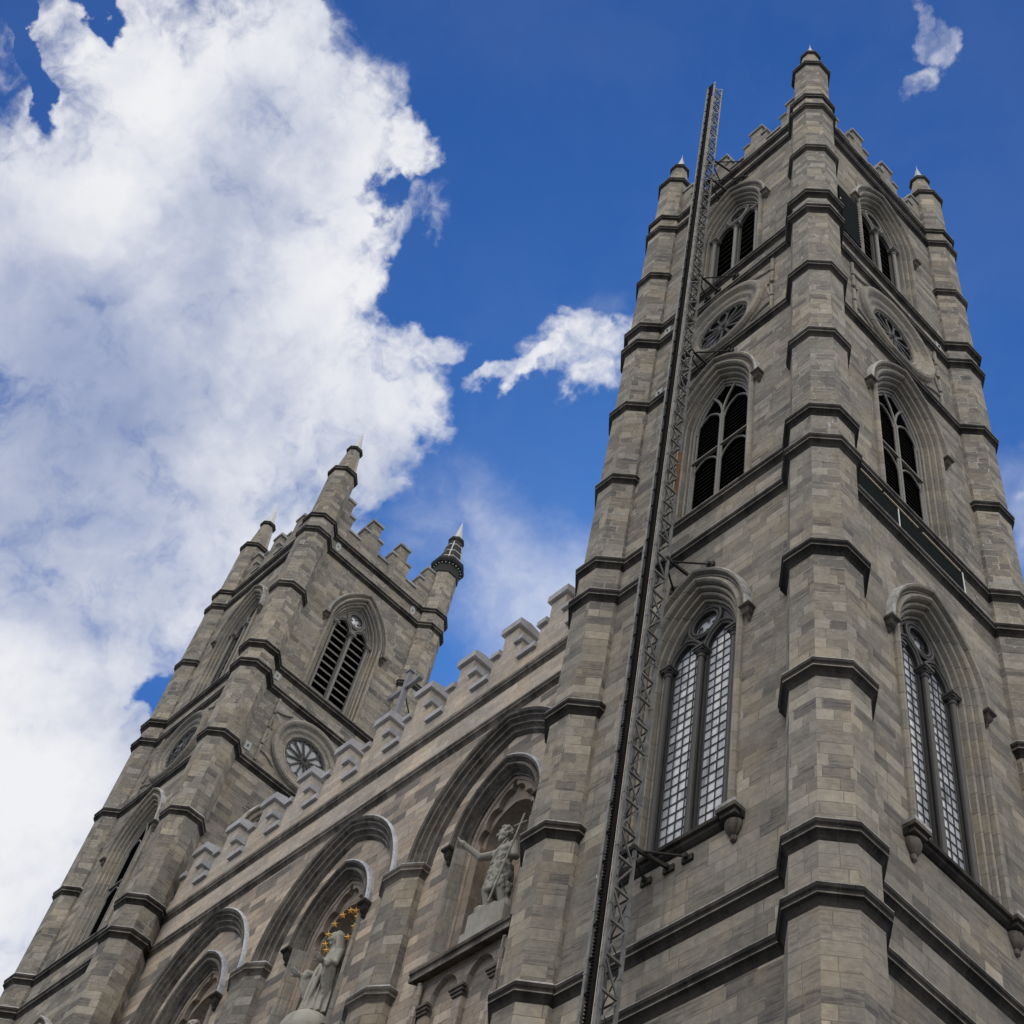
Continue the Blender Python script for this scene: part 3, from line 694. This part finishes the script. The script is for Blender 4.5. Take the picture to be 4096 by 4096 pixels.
for kx in (-1, 0, 1):
    T = at(kx * BAY)
    r = MB(T); r.loft([[(u, n, z) for u, z in arch(w, BC, SPR, None, 22)] for w, n in [(x + 0, y) for x, y in BIG]], False, [1, 1, 0, 0, 2, 2, 0, 0, 2, 2, 0, 0, 2, 2, 0])
    r.build('arch', ['arch', 'lead', 'fillet'], fac)
    w = MB(T); w.plate([(3.29, 0), (3.29, SPR - .02)] + arch(2.76, BC + .6, SPR, None, 22) + [(-3.29, SPR - .02), (-3.29, 0)], [arch(1.72, NC, NSP, 26.5)] + [[(du + u, z) for u, z in arch(.52, .19, 25.42, 20.)] for du in (-.68, .68)], -.35); w.build('recess_wall', 'facade', fac)
    n = MB(T); n.loft([[(u, nn, z) for u, z in arch(ww, NC, NSP, None, 18)] for ww, nn in NJ], False, NJM, True)
    for s in (-1, 1): n.loft([[(s * ww, nn, 26.45), (s * ww, nn, NSP)] for ww, nn in NJ], False, [3 if q == 0 else q for q in NJM], True)
    p = n.build('niche', ['arch', 'fillet', 'niche', 'trim'], fac)
    h = MB(T); h.loft([[(u, nn, z) for u, z in arch(ww, NC, NSP, None, 18)] for ww, nn in NH], False, [1, 1, 1, 0, 0, 0, 0])
    for s in (-1, 1):
        u0 = s * 1.86; rows = [[(u0 - a, -.38, NSP + dz), (u0 - a, nn, NSP + dz), (u0 + a, nn, NSP + dz), (u0 + a, -.38, NSP + dz)] for a, nn, dz in ((.16, -.08, .04), (.18, -.05, 0), (.18, -.05, -.08), (.13, -.14, -.14), (.10, -.18, -.3), (.05, -.27, -.42), (.06, -.25, -.48), (.02, -.33, -.56))]
        h.loft(rows, True, 2); h.cap(rows[0], 2)
    h.build('hood_mould', ['arch', 'lead', 'cornice'], p)
    q = MB(T)
    q.plate(arch(1.31, NC, NSP, 26.45), [cusped(1.22, NC, NSP, 26.46)], -.66, -.84)
    q.plate(arch(1.31, NC, NSP, 26.45), [arch(1.0, .12, 31.2, 26.46)], -.84, -.90)
    shell = [(1.0, -.90, 0), (.99, -1.1, 0), (.93, -1.3, 0), (.80, -1.5, 0), (.58, -1.62, 0), (.25, -1.68, 0), (.02, -1.69, 0)]
    q.loft([[(u, nn, z) for u, z in arch(ww, .12, 31.2, 26.46)] for ww, nn, _ in shell], False, 0, True)
    q.plate([(-1.72, 26.33), (1.72, 26.33), (1.72, 26.46), (-1.72, 26.46)], [], -.34, -1.75)
    q.build('alcove', 'niche', p)
    # ledge
    l = MB(T); z = 26.52
    rows = [[(u, nn, zz) for nn, zz in ((-1.4, z + .04), (-.05, z + .03), (.0, z), (.0, z - .11), (-.05, z - .14), (-.06, z - .24), (-.03, z - .26), (-.04, z - .345), (-.15, z - .31), (-.36, z - .22), (-1.4, z - .20))] for u in (-1.92, 1.92)]
    ids = [[l.pt(v) for v in row] for row in rows]
    for j in range(10): l.raw([ids[0][j], ids[1][j], ids[1][j + 1], ids[0][j + 1]], 1 if j < 2 else (2 if j in (5, 6) else 0))
    l.cap(rows[0]); l.cap(rows[1]); l.build('ledge', ['fcornice', 'lead', 'fillet'], fac)
    a = MB(T)
    for du in (-.68, .68):
        o = [(du + u, zz) for u, zz in arch(.52, .19, 25.42, 20.)]
        a.loft([[(u, -.35, zz) for u, zz in o], [(u, -.50, zz) for u, zz in o]], False)
        a.plate(o, [], -.50)
    for u in (-1.36, 0, 1.36):
        for hw, nn, z0, z1 in ((.28, -.20, 25.27, 25.35), (.24, -.24, 25.18, 25.27), (.19, -.28, 25.08, 25.18)): a.box((u - hw, -.36, z0), (u + hw, nn, z1), 1)
        a.box((u - .15, -.36, 20.), (u + .15, -.33, 25.08))
    for s in (-1, 1):
        for du, nn in ((1.60, -.24), (1.78, -.30)): a.tube([(s * du, nn, 18.), (s * du, nn, 26.12)], .085, 10)
    a.build('blind_arcade', ['facade', 'fcornice'], fac)
for ux in (-BAY / 2, BAY / 2):
    T = at(ux); sh = [(-.84, -.4), (-.84, -.12), (-.36, .15), (.36, .15), (.84, -.12), (.84, -.4)]; lp = [(-1., -.4), (-1., -.06), (-.42, .30), (.42, .30), (1., -.06), (1., -.4)]
    b = MB(T); b.loft([[(u, n, 0) for u, n in sh], [(u, n, 30.85) for u, n in sh], [(u * .9, n - .12, 31.12) for u, n in sh], [(u * .8, -.36, 31.3) for u, n in sh]])
    p = b.build('pilaster', 'pilaster', fac)
    for k in ('A2', 'A1', 'B', 'C'):
        c = MB(T); c.loft([[(a0 + t * (a1 - a0), b0 + t * (b1 - b0), LV[k] + dz) for (a0, b0), (a1, b1) in zip(sh, lp)] for t, dz in CORN], False, CORN_M)
        c.build('cornice_band', ['fcornice', 'lead', 'fillet'], p)
b = MB(FT); b.box((UL, -45, 0), (UR, -1.8, 33.5)); b.build('nave_wall', 'wall', fac)
b = MB(FT); b.loft([[(UL, -45, 33.5), (UL, -1.6, 33.5)], [(0, -45, 37.2), (0, -1.6, 37.2)], [(UR, -45, 33.5), (UR, -1.6, 33.5)]]); b.face([(UL, -1.6, 33.5), (0, -1.6, 37.2), (UR, -1.6, 33.5)]); b.build('roof', 'roof', fac)

# ------------------------------------------------------------------ cross on the middle merlon
cr = empty('roof_cross', (-20.05, 1.05, 40.38)); tag(cr, 'grey metal cross standing on a merlon in front of the farther tower', 'cross')
b = MB(); b.loft([[V(sx * a, sy * a, z) for sx, sy in ((-1, -1), (1, -1), (1, 1), (-1, 1))] for a, z in ((.10, -.02), (.085, 2.78))], True)
b.box((-.13, -.13, 2.78), (.13, .13, 2.84)); b.box((-.105, -.105, 2.84), (.105, .105, 2.93)); b.build('upright', 'cross', cr)
b = MB(); b.box((-.80, -.075, 1.82), (.80, .075, 1.99))
for s in (-1, 1): b.tube([(s * .80, 0, 1.905), (s * .93, 0, 1.905)], [.13, .10], 10); b.box((s * .80 - .03, -.11, 1.79), (s * .80 + .03, .11, 2.02))
b.build('arm', 'cross', cr)
b = MB(); b.tube([(0, .08, 1.6), (.35, .9, -.6)], .035, 6); b.build('brace', 'darksteel', cr)
b = MB(); b.tube([(0, .08, 1.45), (.05, .12, .0)], .014, 6); b.build('cable', 'darksteel', cr)

# ------------------------------------------------------------------ steel mast in front of the nearer tower
mast = empty('scaffold_mast', (-4.34, -1.35, 0)); mast.rotation_euler = (0, -.0052, 0); tag(mast, 'tall galvanised lattice mast with toothed rack, braced to the nearer tower', 'scaffold mast')
HX, HY, TOPZ = .215, .245, 73.6
corners = [(-HX, -HY), (HX, -HY), (HX, HY), (-HX, HY)]
for x, y in corners:
    b = MB(); top = TOPZ if (x, y) != (-HX, -HY) else TOPZ - .1
    b.box((x - .034, y - .034, 0), (x + .034, y + .034, top)); z = 1.5
    while z < top: b.box((x - .044, y - .044, z - .03), (x + .044, y + .044, z + .03)); z += 1.56
    b.build('chord', 'steel', mast)
def lattice(p, q, t, mat):
    b = MB(); z = .4; k = 0
    while z < TOPZ - .4:
        a0 = V(p[0], p[1], z); a1 = V(q[0], q[1], z)
        b.beam(a0, a1, t, t)
        if z + .84 < TOPZ - .1:
            if k % 2 == 0: b.beam(a0, V(q[0], q[1], z + .84), t * .7)
            else: b.beam(a1, V(p[0], p[1], z + .84), t * .7)
        z += .84; k += 1
    b.build('lattice', mat, mast)
lattice(corners[1], corners[2], .055, 'steel'); lattice(corners[2], corners[3], .03, 'darksteel'); lattice(corners[3], corners[0], .03, 'darksteel')
b = MB(); b.box((-.01, -HY - .03, .2), (.10, -HY + .02, TOPZ - .05)); z = .25
while z < TOPZ - .15:
    b.box((-.085, -HY - .05, z), (-.01, -HY + .01, z + .045)); z += .09
z = .4
while z < TOPZ: b.box((-HX, -HY - .018, z - .03), (HX, -HY + .018, z + .03)); z += .84
b.build('toothed_rack', 'rack', mast)
b = MB(); b.box((HX - .043, HY - .043, 37.3), (HX + .043, HY + .043, 39.6)); b.build('rusty_sleeve', 'rust', mast)
b = MB(); b.tube([(.15, -HY - .03, .3), (.15, -HY - .03, TOPZ - 2)], .008, 6); b.build('cable', 'batten', mast)
wy = -.22 + 1.35
for i, (zt, pads) in enumerate(((23.62, (-.26, .39, .92)), (34.12, (-.34, .29, .96)), (46.2, (-.1, .26, 1.15)), (52.1, (-.2, .30, 1.17)), (61.76, (-.1, .36, 1.28)), (64.0, (-.2, .43, 1.14)))):
    b = MB(); y1 = wy if zt < 63 else wy + .1
    b.beam((-.02, HY, zt + .02), (.10, HY + .22, zt), .10, .10); b.beam((HX, HY, zt), (pads[1], y1 - .05, zt), .07, .09)
    b.tube([(.25, HY + .15, zt + .02), (pads[2], y1 - .05, zt + .02)], .028, 8); b.tube([(.05, HY + .1, zt), (pads[0], y1 - .05, zt - .05)], .028, 8)
    b.box((-HX - .05, HY - .07, zt - .06), (HX + .05, HY + .07, zt + .06))
    for px in pads: b.box((px - .15, y1 - .06, zt - .11), (px + .15, y1, zt + .05)); b.box((px - .05, y1 - .14, zt - .05), (px + .05, y1 - .06, zt + .05))
    b.build('wall_tie', 'darksteel', mast)

# ------------------------------------------------------------------ boarding and wrapping left by the repairs
T2 = lambda u, n, z: V(u, u, z)
bd = empty('green_board', (.22, 1.75, 53.3)); tag(bd, 'tall dark green board fixed beside the top window of the nearer tower', 'board', 'dark green boards on the nearer tower')
b = MB(); b.box((.05, -.62, 0), (.09, .50, 3.95)); b.build('board', 'board', bd)
b = MB()
for y in (-.62, .50): b.box((.045, y - .02, 0), (.10, y + .02, 3.95))
b.build('edge_trim', 'board', bd)
b = MB()
for i in range(16): b.box((.098, .47, .15 + i * .245), (.112, .50, .19 + i * .245))
b.box((.098, -.60, 2.6), (.112, -.56, 2.75)); b.build('fixing', 'strap', bd)
bd = empty('green_board', (.22, 3.5, 36.0)); tag(bd, 'long low dark board under the middle window of the nearer tower', 'board', 'dark green boards on the nearer tower')
b = MB(); b.box((.03, -2.5, -.22), (.07, -.58, .95)); b.box((.03, -.54, -.22), (.07, 2.30, .95)); b.build('board', 'board', bd)
b = MB()
for y in (-.56, 2.33): b.box((.03, y - .022, -.22), (.085, y + .022, .95))
b.build('upright_batten', 'strap', bd)
b = MB(); b.box((.07, -2.5, .86), (.11, -1.3, .90)); b.box((.07, -1.2, .86), (.11, .3, .90)); b.box((.07, .5, .84), (.11, 2.2, .88)); b.build('rail_batten', 'batten', bd)
b = MB(); b.box((.07, -2.5, -.22), (.10, 2.3, -.17)); b.build('lower_trim', 'strap', bd)

wr = empty('pinnacle_wrap', (-32.5715, 8, 67.1)); tag(wr, 'black netting strapped with white bands round a pinnacle of the farther tower', 'netting')
b = MB(); b.loft([octa(a, z) for a, z in ((.715, -.05), (.74, .0), (.73, .72), (.86, .82), (.92, .98), (.92, 1.14), (.86, 1.24), (.68, 1.34), (.645, 1.42), (.40, 3.35), (.39, 3.5))], True); b.build('net', 'net', wr)
b = MB()
for z, a in ((1.62, .625), (2.25, .545), (2.95, .46)): b.loft([octa(a, z), octa(a + .012, z), octa(a + .008, z + .045), octa(a - .005, z + .045)], True)
b.loft([[V(.665 * math.cos(t) * 1., .665 * math.sin(t), 1.40) for t in (R(-66), R(-60))], [V(.45 * math.cos(t), .45 * math.sin(t), 3.3) for t in (R(-67), R(-59))]]) if False else None
p0, p1 = octa(.66, 1.42), octa(.42, 3.32)
for i in (7,): b.beam((p0[i] + p0[6]) * .5 * 1.0, (p1[i] + p1[6]) * .5 * 1.0, .07, .03)
b.build('strap', 'strap', wr)
b = MB()
for t in range(24):
    a = 2 * math.pi * t / 24; b.box((.80 * math.cos(a) - .025, .80 * math.sin(a) - .025, .70), (.80 * math.cos(a) + .025, .80 * math.sin(a) + .025, .745))
b.build('eyelet', 'strap', wr)

# ------------------------------------------------------------------ statues in the niches: limbs and folds joined into one skin, then remeshed
class Clay:
    def __init__(s): s.b = MB()
    def ball(s, c, r, sq=(1, 1, 1), rot=None):
        c = Vector(c); rows = []; m = Matrix.Identity(3) if rot is None else rot
        for i in range(9):
            t = math.pi * i / 8; rr = max(math.sin(t), .01)
            rows.append([c + m @ V(r * sq[0] * rr * math.cos(a), r * sq[1] * rr * math.sin(a), -r * sq[2] * math.cos(t)) for a in [2 * math.pi * j / 14 for j in range(14)]])
        s.b.loft(rows, True); s.b.cap(rows[0][::-1]); s.b.cap(rows[-1])
    def limb(s, pts, rs):
        s.b.tube(pts, list(rs), 12)
        for p, r in zip(pts, rs): s.ball(p, r * .99)
    def robe(s, levels, folds=9, depth=.06, seed=0, n=54):
        """stack of folded rings: (z, rx, ry, cx, cy, fold strength)"""
        rows = []
        for z, rx, ry, cx, cy, f in levels:
            row = []
            for j in range(n):
                a = 2 * math.pi * j / n
                k = 1 + f * depth * (math.sin(folds * a + seed + 1.3 * math.sin(2 * a + z)) + .5 * math.sin((folds + 4) * a + 2 * seed - z * .8))
                row.append(V(cx + rx * k * math.cos(a), cy + ry * k * math.sin(a), z))
            rows.append(row)
        s.b.loft(rows, True); s.b.cap(rows[0][::-1]); s.b.cap(rows[-1])
    def hand(s, wrist, d, palm, size=.17, curl=.25):
        """palm, four fingers of unequal length and a thumb"""
        w = Vector(wrist); d = Vector(d).normalized(); nrm = Vector(palm).normalized(); side = d.cross(nrm).normalized()
        pc = w + d * size * .30
        s.ball(pc, size * .30, (1, 1, 1)); s.limb([w, w + d * size * .5], [size * .2, size * .24])
        for i, L in enumerate((.46, .54, .50, .38)):
            b0 = w + d * size * .48 + side * size * (.24 - .16 * i); m = b0 + d * size * L * .55 + nrm * size * curl * .25
            s.limb([b0, m, m + d * size * L * .45 + nrm * size * curl * .6], [size * .095, size * .085, size * .07])
        b0 = w + d * size * .2 + side * size * .28
        s.limb([b0, b0 + side * size * .25 + d * size * .2, b0 + side * size * .34 + d * size * .42], [size * .11, size * .1, size * .075])
    def head(s, c, r, beard=False, hair=0, turn=0, nod=0):
        c = Vector(c); i0 = len(s.b.v)
        s.ball(c, r, (.80, .95, 1.12)); s.ball(c + V(0, -r * .28, -r * .55), r * .62, (.82, .8, .9))
        s.limb([c + V(0, -r * .88, r * .12), c + V(0, -r * 1.13, -r * .28)], [r * .10, r * .17])          # nose
        for q in (-1, 1):
            s.ball(c + V(q * r * .30, -r * .86, r * .22), r * .16, (1.5, .7, .55)); s.ball(c + V(q * r * .38, -r * .66, -r * .3), r * .26)  # brow, cheek
            s.ball(c + V(q * r * .80, r * .02, -r * .05), r * .18, (.5, .9, 1.3))                          # ear
        s.ball(c + V(0, -r * .82, -r * .58), r * .15, (1.5, .7, .5)); s.ball(c + V(0, -r * .76, -r * .90), r * .2)  # lips, chin
        if beard:
            for i in range(16):
                a = -1.2 + 2.4 * (i % 8) / 7; z = -.75 - .35 * (i // 8)
                s.ball(c + V(r * .58 * math.sin(a), -r * .72 * math.cos(a), r * z), r * .25)
        random.seed(hair)
        if hair:
            for i in range(46):
                a = random.uniform(.15, .85) * 2 * math.pi; t = random.uniform(-.95, 1.0)
                p = V(math.sin(a) * .92, math.cos(a) * -1.0, t); p = V(p.x * math.cos(t * .9), p.y * math.cos(t * .9) , math.sin(t * .9) * 1.15)
                if p.y < -.45 and p.z < .6: continue
                s.ball(c + p * r * .96, r * random.uniform(.20, .30))
        mt = Matrix.Rotation(R(turn), 3, 'Z') @ Matrix.Rotation(R(nod), 3, 'X')
        for i in range(i0, len(s.b.v)): s.b.v[i] = c + mt @ (s.b.v[i] - c)
    def build(s, name, parent, vox=.018, mat='statue', lumps=None, smooth=1):
        o = s.b.build('clay', mat, None); me0 = o.data
        m = o.modifiers.new('r', 'REMESH'); m.mode = 'VOXEL'; m.voxel_size = vox; m.use_smooth_shade = True
        q = o.modifiers.new('s', 'SMOOTH'); q.factor = .5; q.iterations = smooth
        dg = bpy.context.evaluated_depsgraph_get(); ev = o.evaluated_get(dg)
        me = bpy.data.meshes.new_from_object(ev); bpy.data.objects.remove(o); bpy.data.meshes.remove(me0)
        me.name = name; n = bpy.data.objects.new(name, me); COL.objects.link(n); n.parent = parent
        if not me.materials: me.materials.append(M[mat])
        for pl in me.polygons: pl.use_smooth = True
        return n
def block(parent, levels, mat='statue', ch=.28):
    b = MB(); rows = []
    for hx, hy0, hy1, z in levels:
        c = ch * hx; rows.append([V(-hx, hy1, z), V(-hx, hy0 + c, z), V(-hx + c, hy0, z), V(hx - c, hy0, z), V(hx, hy0 + c, z), V(hx, hy1, z)])
    b.loft(rows, True); b.cap(rows[-1]); b.cap(rows[0][::-1]); return b.build('pedestal', mat, parent)

# woman in a veil with open hands, standing on a globe
st = empty('statue', (-19.92, 1.50, 26.50)); tag(st, 'stone statue of a veiled woman with open hands, under gold stars', 'statue', 'statues in the niches')
b = MB(); rows = []
for i in range(13):
    t = math.pi * i / 12; rows.append([V(.86 * max(math.sin(t), .01) * math.cos(a), -.10 + .80 * max(math.sin(t), .01) * math.sin(a), .66 - .78 * math.cos(t)) for a in [2 * math.pi * j / 28 for j in range(28)]])
b.loft(rows, True, 0, True); b.box((-.85, -.55, 0), (.85, .5, .18)); b.build('pedestal', 'statue', st)
c = Clay(); z0 = 1.36
c.robe([(z0, .43, .37, 0, -.02, 1.3), (z0 + .35, .41, .35, 0, 0, 1.3), (z0 + .8, .36, .30, .0, .02, 1.2), (z0 + 1.25, .30, .26, 0, .03, 1.), (z0 + 1.6, .265, .225, 0, .03, .7), (z0 + 1.9, .27, .20, 0, .02, .4), (z0 + 2.10, .27, .165, 0, .02, .1), (z0 + 2.22, .17, .13, 0, .01, 0), (z0 + 2.3, .10, .10, 0, 0, 0)], 13, .125, 1.0, 120)
for s in (-1, 1):
    sh = V(s * .25, .02, z0 + 2.06); el = V(s * .40, -.12, z0 + 1.50); wr_ = V(s * .47, -.52, z0 + 1.27)
    c.limb([sh, el, wr_], [.115, .105, .062])
    c.limb([el + V(0, -.02, -.02), el + V(s * .02, -.22, -.08), wr_ + V(0, .10, -.04)], [.12, .12, .085])
    c.hand(wr_, (s * .12, -1, .12), (0, .15, 1), .30, .3)
    for i in range(6):                        # hanging sleeve and mantle folds
        q = i / 5; a = el + (wr_ - el) * (q * .85) + V(0, .03, -.05)
        c.limb([a, a + V(-s * .02, .05, -.30 - .30 * (1 - q)), a + V(-s * .06, .10, -.45 - .85 * (1 - q))], [.06, .055, .03])
    c.limb([V(s * .26, -.05, z0 + 2.05), V(s * .19, -.24, z0 + 1.5), V(s * .12, -.34, z0 + .8), V(s * .05, -.39, z0 + .1)], [.055, .05, .055, .05])
    c.limb([V(s * .12, -.25, z0 - .04), V(s * .15, -.50, z0 - .08)], [.09, .06])
c.limb([V(0, .0, z0 + 2.15), V(0, -.03, z0 + 2.45)], [.11, .10]); c.head((0, -.07, z0 + 2.58), .20, False, 0, -22, 12)
for a in range(15):                            # veil falling from the crown over the shoulders
    t = math.pi * (-.08 + 1.16 * a / 14) + R(-16); ca, sa = math.cos(t), math.sin(t)
    c.limb([V(.10 * ca, -.02 + .13 * sa, z0 + 2.77), V(.195 * ca, -.02 + .215 * sa, z0 + 2.60), V(.205 * ca, .0 + .215 * sa, z0 + 2.40), V(.25 * ca, .03 + .21 * sa, z0 + 2.18), V(.30 * ca, .05 + .22 * sa, z0 + 1.90 - .25 * abs(sa))], [.055, .05, .05, .05, .035])
c.ball((0, -.01, z0 + 2.71), .16, (1.1, 1.2, .62))
fig = c.build('figure', st); fig.scale = (1.16, 1.12, 1.12); fig.location = (0, 0, -.12 * z0)

hl = empty('star_halo', (-20.05, 1.58, 31.25)); tag(hl, 'ring of twelve gilded stars round the head of the veiled stone woman', 'halo')
for i in range(12):
    a = 2 * math.pi * (i + .5) / 12; b = MB(); cx, cz = .73 * math.cos(a), .73 * math.sin(a)
    out = [(cx + r * math.cos(math.pi / 2 + math.pi / 5 * j), cz + r * math.sin(math.pi / 2 + math.pi / 5 * j)) for j, r in [(j, .145 if j % 2 == 0 else .06) for j in range(10)]]
    q = V(.42, -.82, -.38).to_track_quat('Z', 'Y'); nm = q @ V(0, 0, 1)
    rows = []
    for dn in (0, .03): rows.append([V(cx, 0, cz) + q @ V(r * math.sin(math.pi / 5 * j), r * math.cos(math.pi / 5 * j), 0) + nm * dn for j, r in [(j, .135 if j % 2 == 0 else .056) for j in range(10)]])
    b.loft(rows, True)
    for row, off in ((rows[1], .025), (rows[0], -.005)):
        for j in range(10): b.face([row[j], row[(j + 1) % 10], V(cx, 0, cz) + nm * (.03 + off if off > 0 else off)])
    b.build('star', 'gold', hl)
b = MB(); b.tube([(.73 * math.cos(t), .02, .73 * math.sin(t)) for t in [2 * math.pi * i / 40 for i in range(40)]], .007, 6, 0, True); b.build('ring', 'darksteel', hl)

# bearded man in a hide, arm stretched out, holding a cross-staff
st = empty('statue', (-12.36, 1.45, 26.50)); tag(st, 'stone statue of a bearded man in a hide, stretching out one arm', 'statue', 'statues in the niches')
block(st, ((.78, -.42, .5, 0), (.78, -.42, .5, .62), (.70, -.34, .5, .66), (.70, -.34, .5, 1.32)))
c = Clay(); z0 = 1.34
c.ball((0, .05, z0 + .02), .42, (1.3, .8, .25)); c.ball((-.32, -.1, z0 + .16), .2, (1, 1, 1.1)); c.ball((.2, .22, z0 + .2), .3, (1, .8, 1.4))
for s, kx, ky, fy in ((-1, -.19, -.17, -.05), (1, .22, -.04, .10)):
    c.limb([V(s * .15, .05, z0 + 1.50), V(kx, ky, z0 + .86), V(kx * 1.1, fy + .08, z0 + .12)], [.20, .14, .085]); c.ball((kx * 1.07, fy + .07, z0 + .58), .125, (1, 1, 1.6))
    c.limb([V(kx * 1.1, fy + .08, z0 + .08), V(kx * 1.25, fy - .20, z0 + .05)], [.085, .06])
c.robe([(z0 + .78, .36, .30, 0, .04, 1), (z0 + 1.1, .35, .29, 0, .05, 1), (z0 + 1.4, .32, .27, 0, .05, .8), (z0 + 1.66, .27, .22, 0, .05, .4), (z0 + 1.72, .24, .2, 0, .05, 0)], 8, .08, 2.1)
random.seed(11)
for i in range(230):                          # locks of the hide
    a = random.uniform(0, 2 * math.pi); z = random.uniform(.72, 1.6); k = .36 - .07 * max(0, z - 1.1)
    c.ball((k * math.cos(a), .05 + k * .84 * math.sin(a), z0 + z), random.uniform(.055, .085), (1, 1, 1.3))
for i in range(36):
    t = random.random(); c.ball((-.30 + .22 * t + random.uniform(-.08, .08), -.13 + random.uniform(-.05, .05), z0 + 1.65 + .72 * (1 - t) + random.uniform(-.05, .05)), random.uniform(.035, .06))
c.robe([(z0 + 1.6, .25, .20, 0, .05, 0), (z0 + 1.85, .27, .20, 0, .04, 0), (z0 + 2.15, .35, .23, 0, .03, 0), (z0 + 2.4, .36, .19, 0, .04, 0), (z0 + 2.55, .15, .13, 0, .03, 0)], 6, .0, 0)
for s in (-1, 1): c.ball((s * .15, -.12, z0 + 2.2), .16, (1.1, .6, .8))
for i in range(3): c.ball((.08, -.15, z0 + 1.70 + .13 * i), .09, (.9, .5, .7)); c.ball((-.08, -.15, z0 + 1.70 + .13 * i), .09, (.9, .5, .7))
c.limb([V(-.36, .03, z0 + 2.36), V(-.72, -.24, z0 + 2.27), V(-1.02, -.60, z0 + 2.60)], [.14, .115, .075]); c.hand((-1.02, -.60, z0 + 2.60), (-.45, -.55, .45), (.5, -.3, .8), .32, .2)
c.limb([V(.36, .03, z0 + 2.36), V(.50, .05, z0 + 1.86), V(.50, -.22, z0 + 1.66)], [.14, .115, .075]); c.hand((.52, -.24, z0 + 1.66), (-.35, -.6, .0), (-.9, .4, 0), .24, 1.0)
c.limb([V(0, .03, z0 + 2.45), V(0, .0, z0 + 2.72)], [.12, .11]); c.head((-.02, -.03, z0 + 2.90), .225, True, 5, -42, 4)
c.limb([V(.22, -.15, z0 + 2.52), V(-.06, -.23, z0 + 2.1), V(-.2, -.2, z0 + 1.75)], [.03, .03, .03])
c.build('figure', st)
b = MB(); b.tube([(.30, -.38, z0 + .02), (.86, -.20, z0 + 3.05)], .03, 8); b.tube([(.56, -.24, z0 + 2.72), (1.06, -.21, z0 + 2.66)], .025, 8); b.build('staff', 'statue', st)

# robed man in the third niche
st = empty('statue', (-27.55, 1.50, 26.58)); tag(st, 'stone statue of a bareheaded man, in the niche nearest the farther tower', 'statue', 'statues in the niches')
block(st, ((.78, -.42, .5, 0), (.78, -.42, .5, .62), (.70, -.34, .5, .66), (.70, -.34, .5, 1.32)))
c = Clay(); z0 = 1.34
c.robe([(z0, .40, .34, 0, 0, 1), (z0 + .7, .37, .32, 0, 0, 1), (z0 + 1.4, .34, .28, 0, .02, .7), (z0 + 2.0, .36, .24, 0, .02, .4), (z0 + 2.45, .34, .18, 0, .03, .1), (z0 + 2.6, .14, .13, 0, .02, 0)], 8, .08, .4)
for s in (-1, 1):
    c.limb([V(s * .34, .03, z0 + 2.38), V(s * .46, -.02, z0 + 1.8), V(s * .20, -.36, z0 + 1.75)], [.14, .13, .08]); c.hand((s * .20, -.36, z0 + 1.75), (-s * .6, -.5, .2), (-s * .3, .6, .5), .24, .6)
    c.limb([V(s * .14, -.25, z0 + .03), V(s * .16, -.46, z0 + .03)], [.09, .06])
c.limb([V(0, .03, z0 + 2.5), V(0, 0, z0 + 2.76)], [.12, .11]); c.head((0, -.02, z0 + 2.98), .22, False, 3, 20, 0)
c.build('figure', st)

# ------------------------------------------------------------------ ground
b = MB(); b.box((-300, -300, -.5), (300, 300, 0)); gr = b.build('ground', 'ground'); gr['kind'] = 'structure'
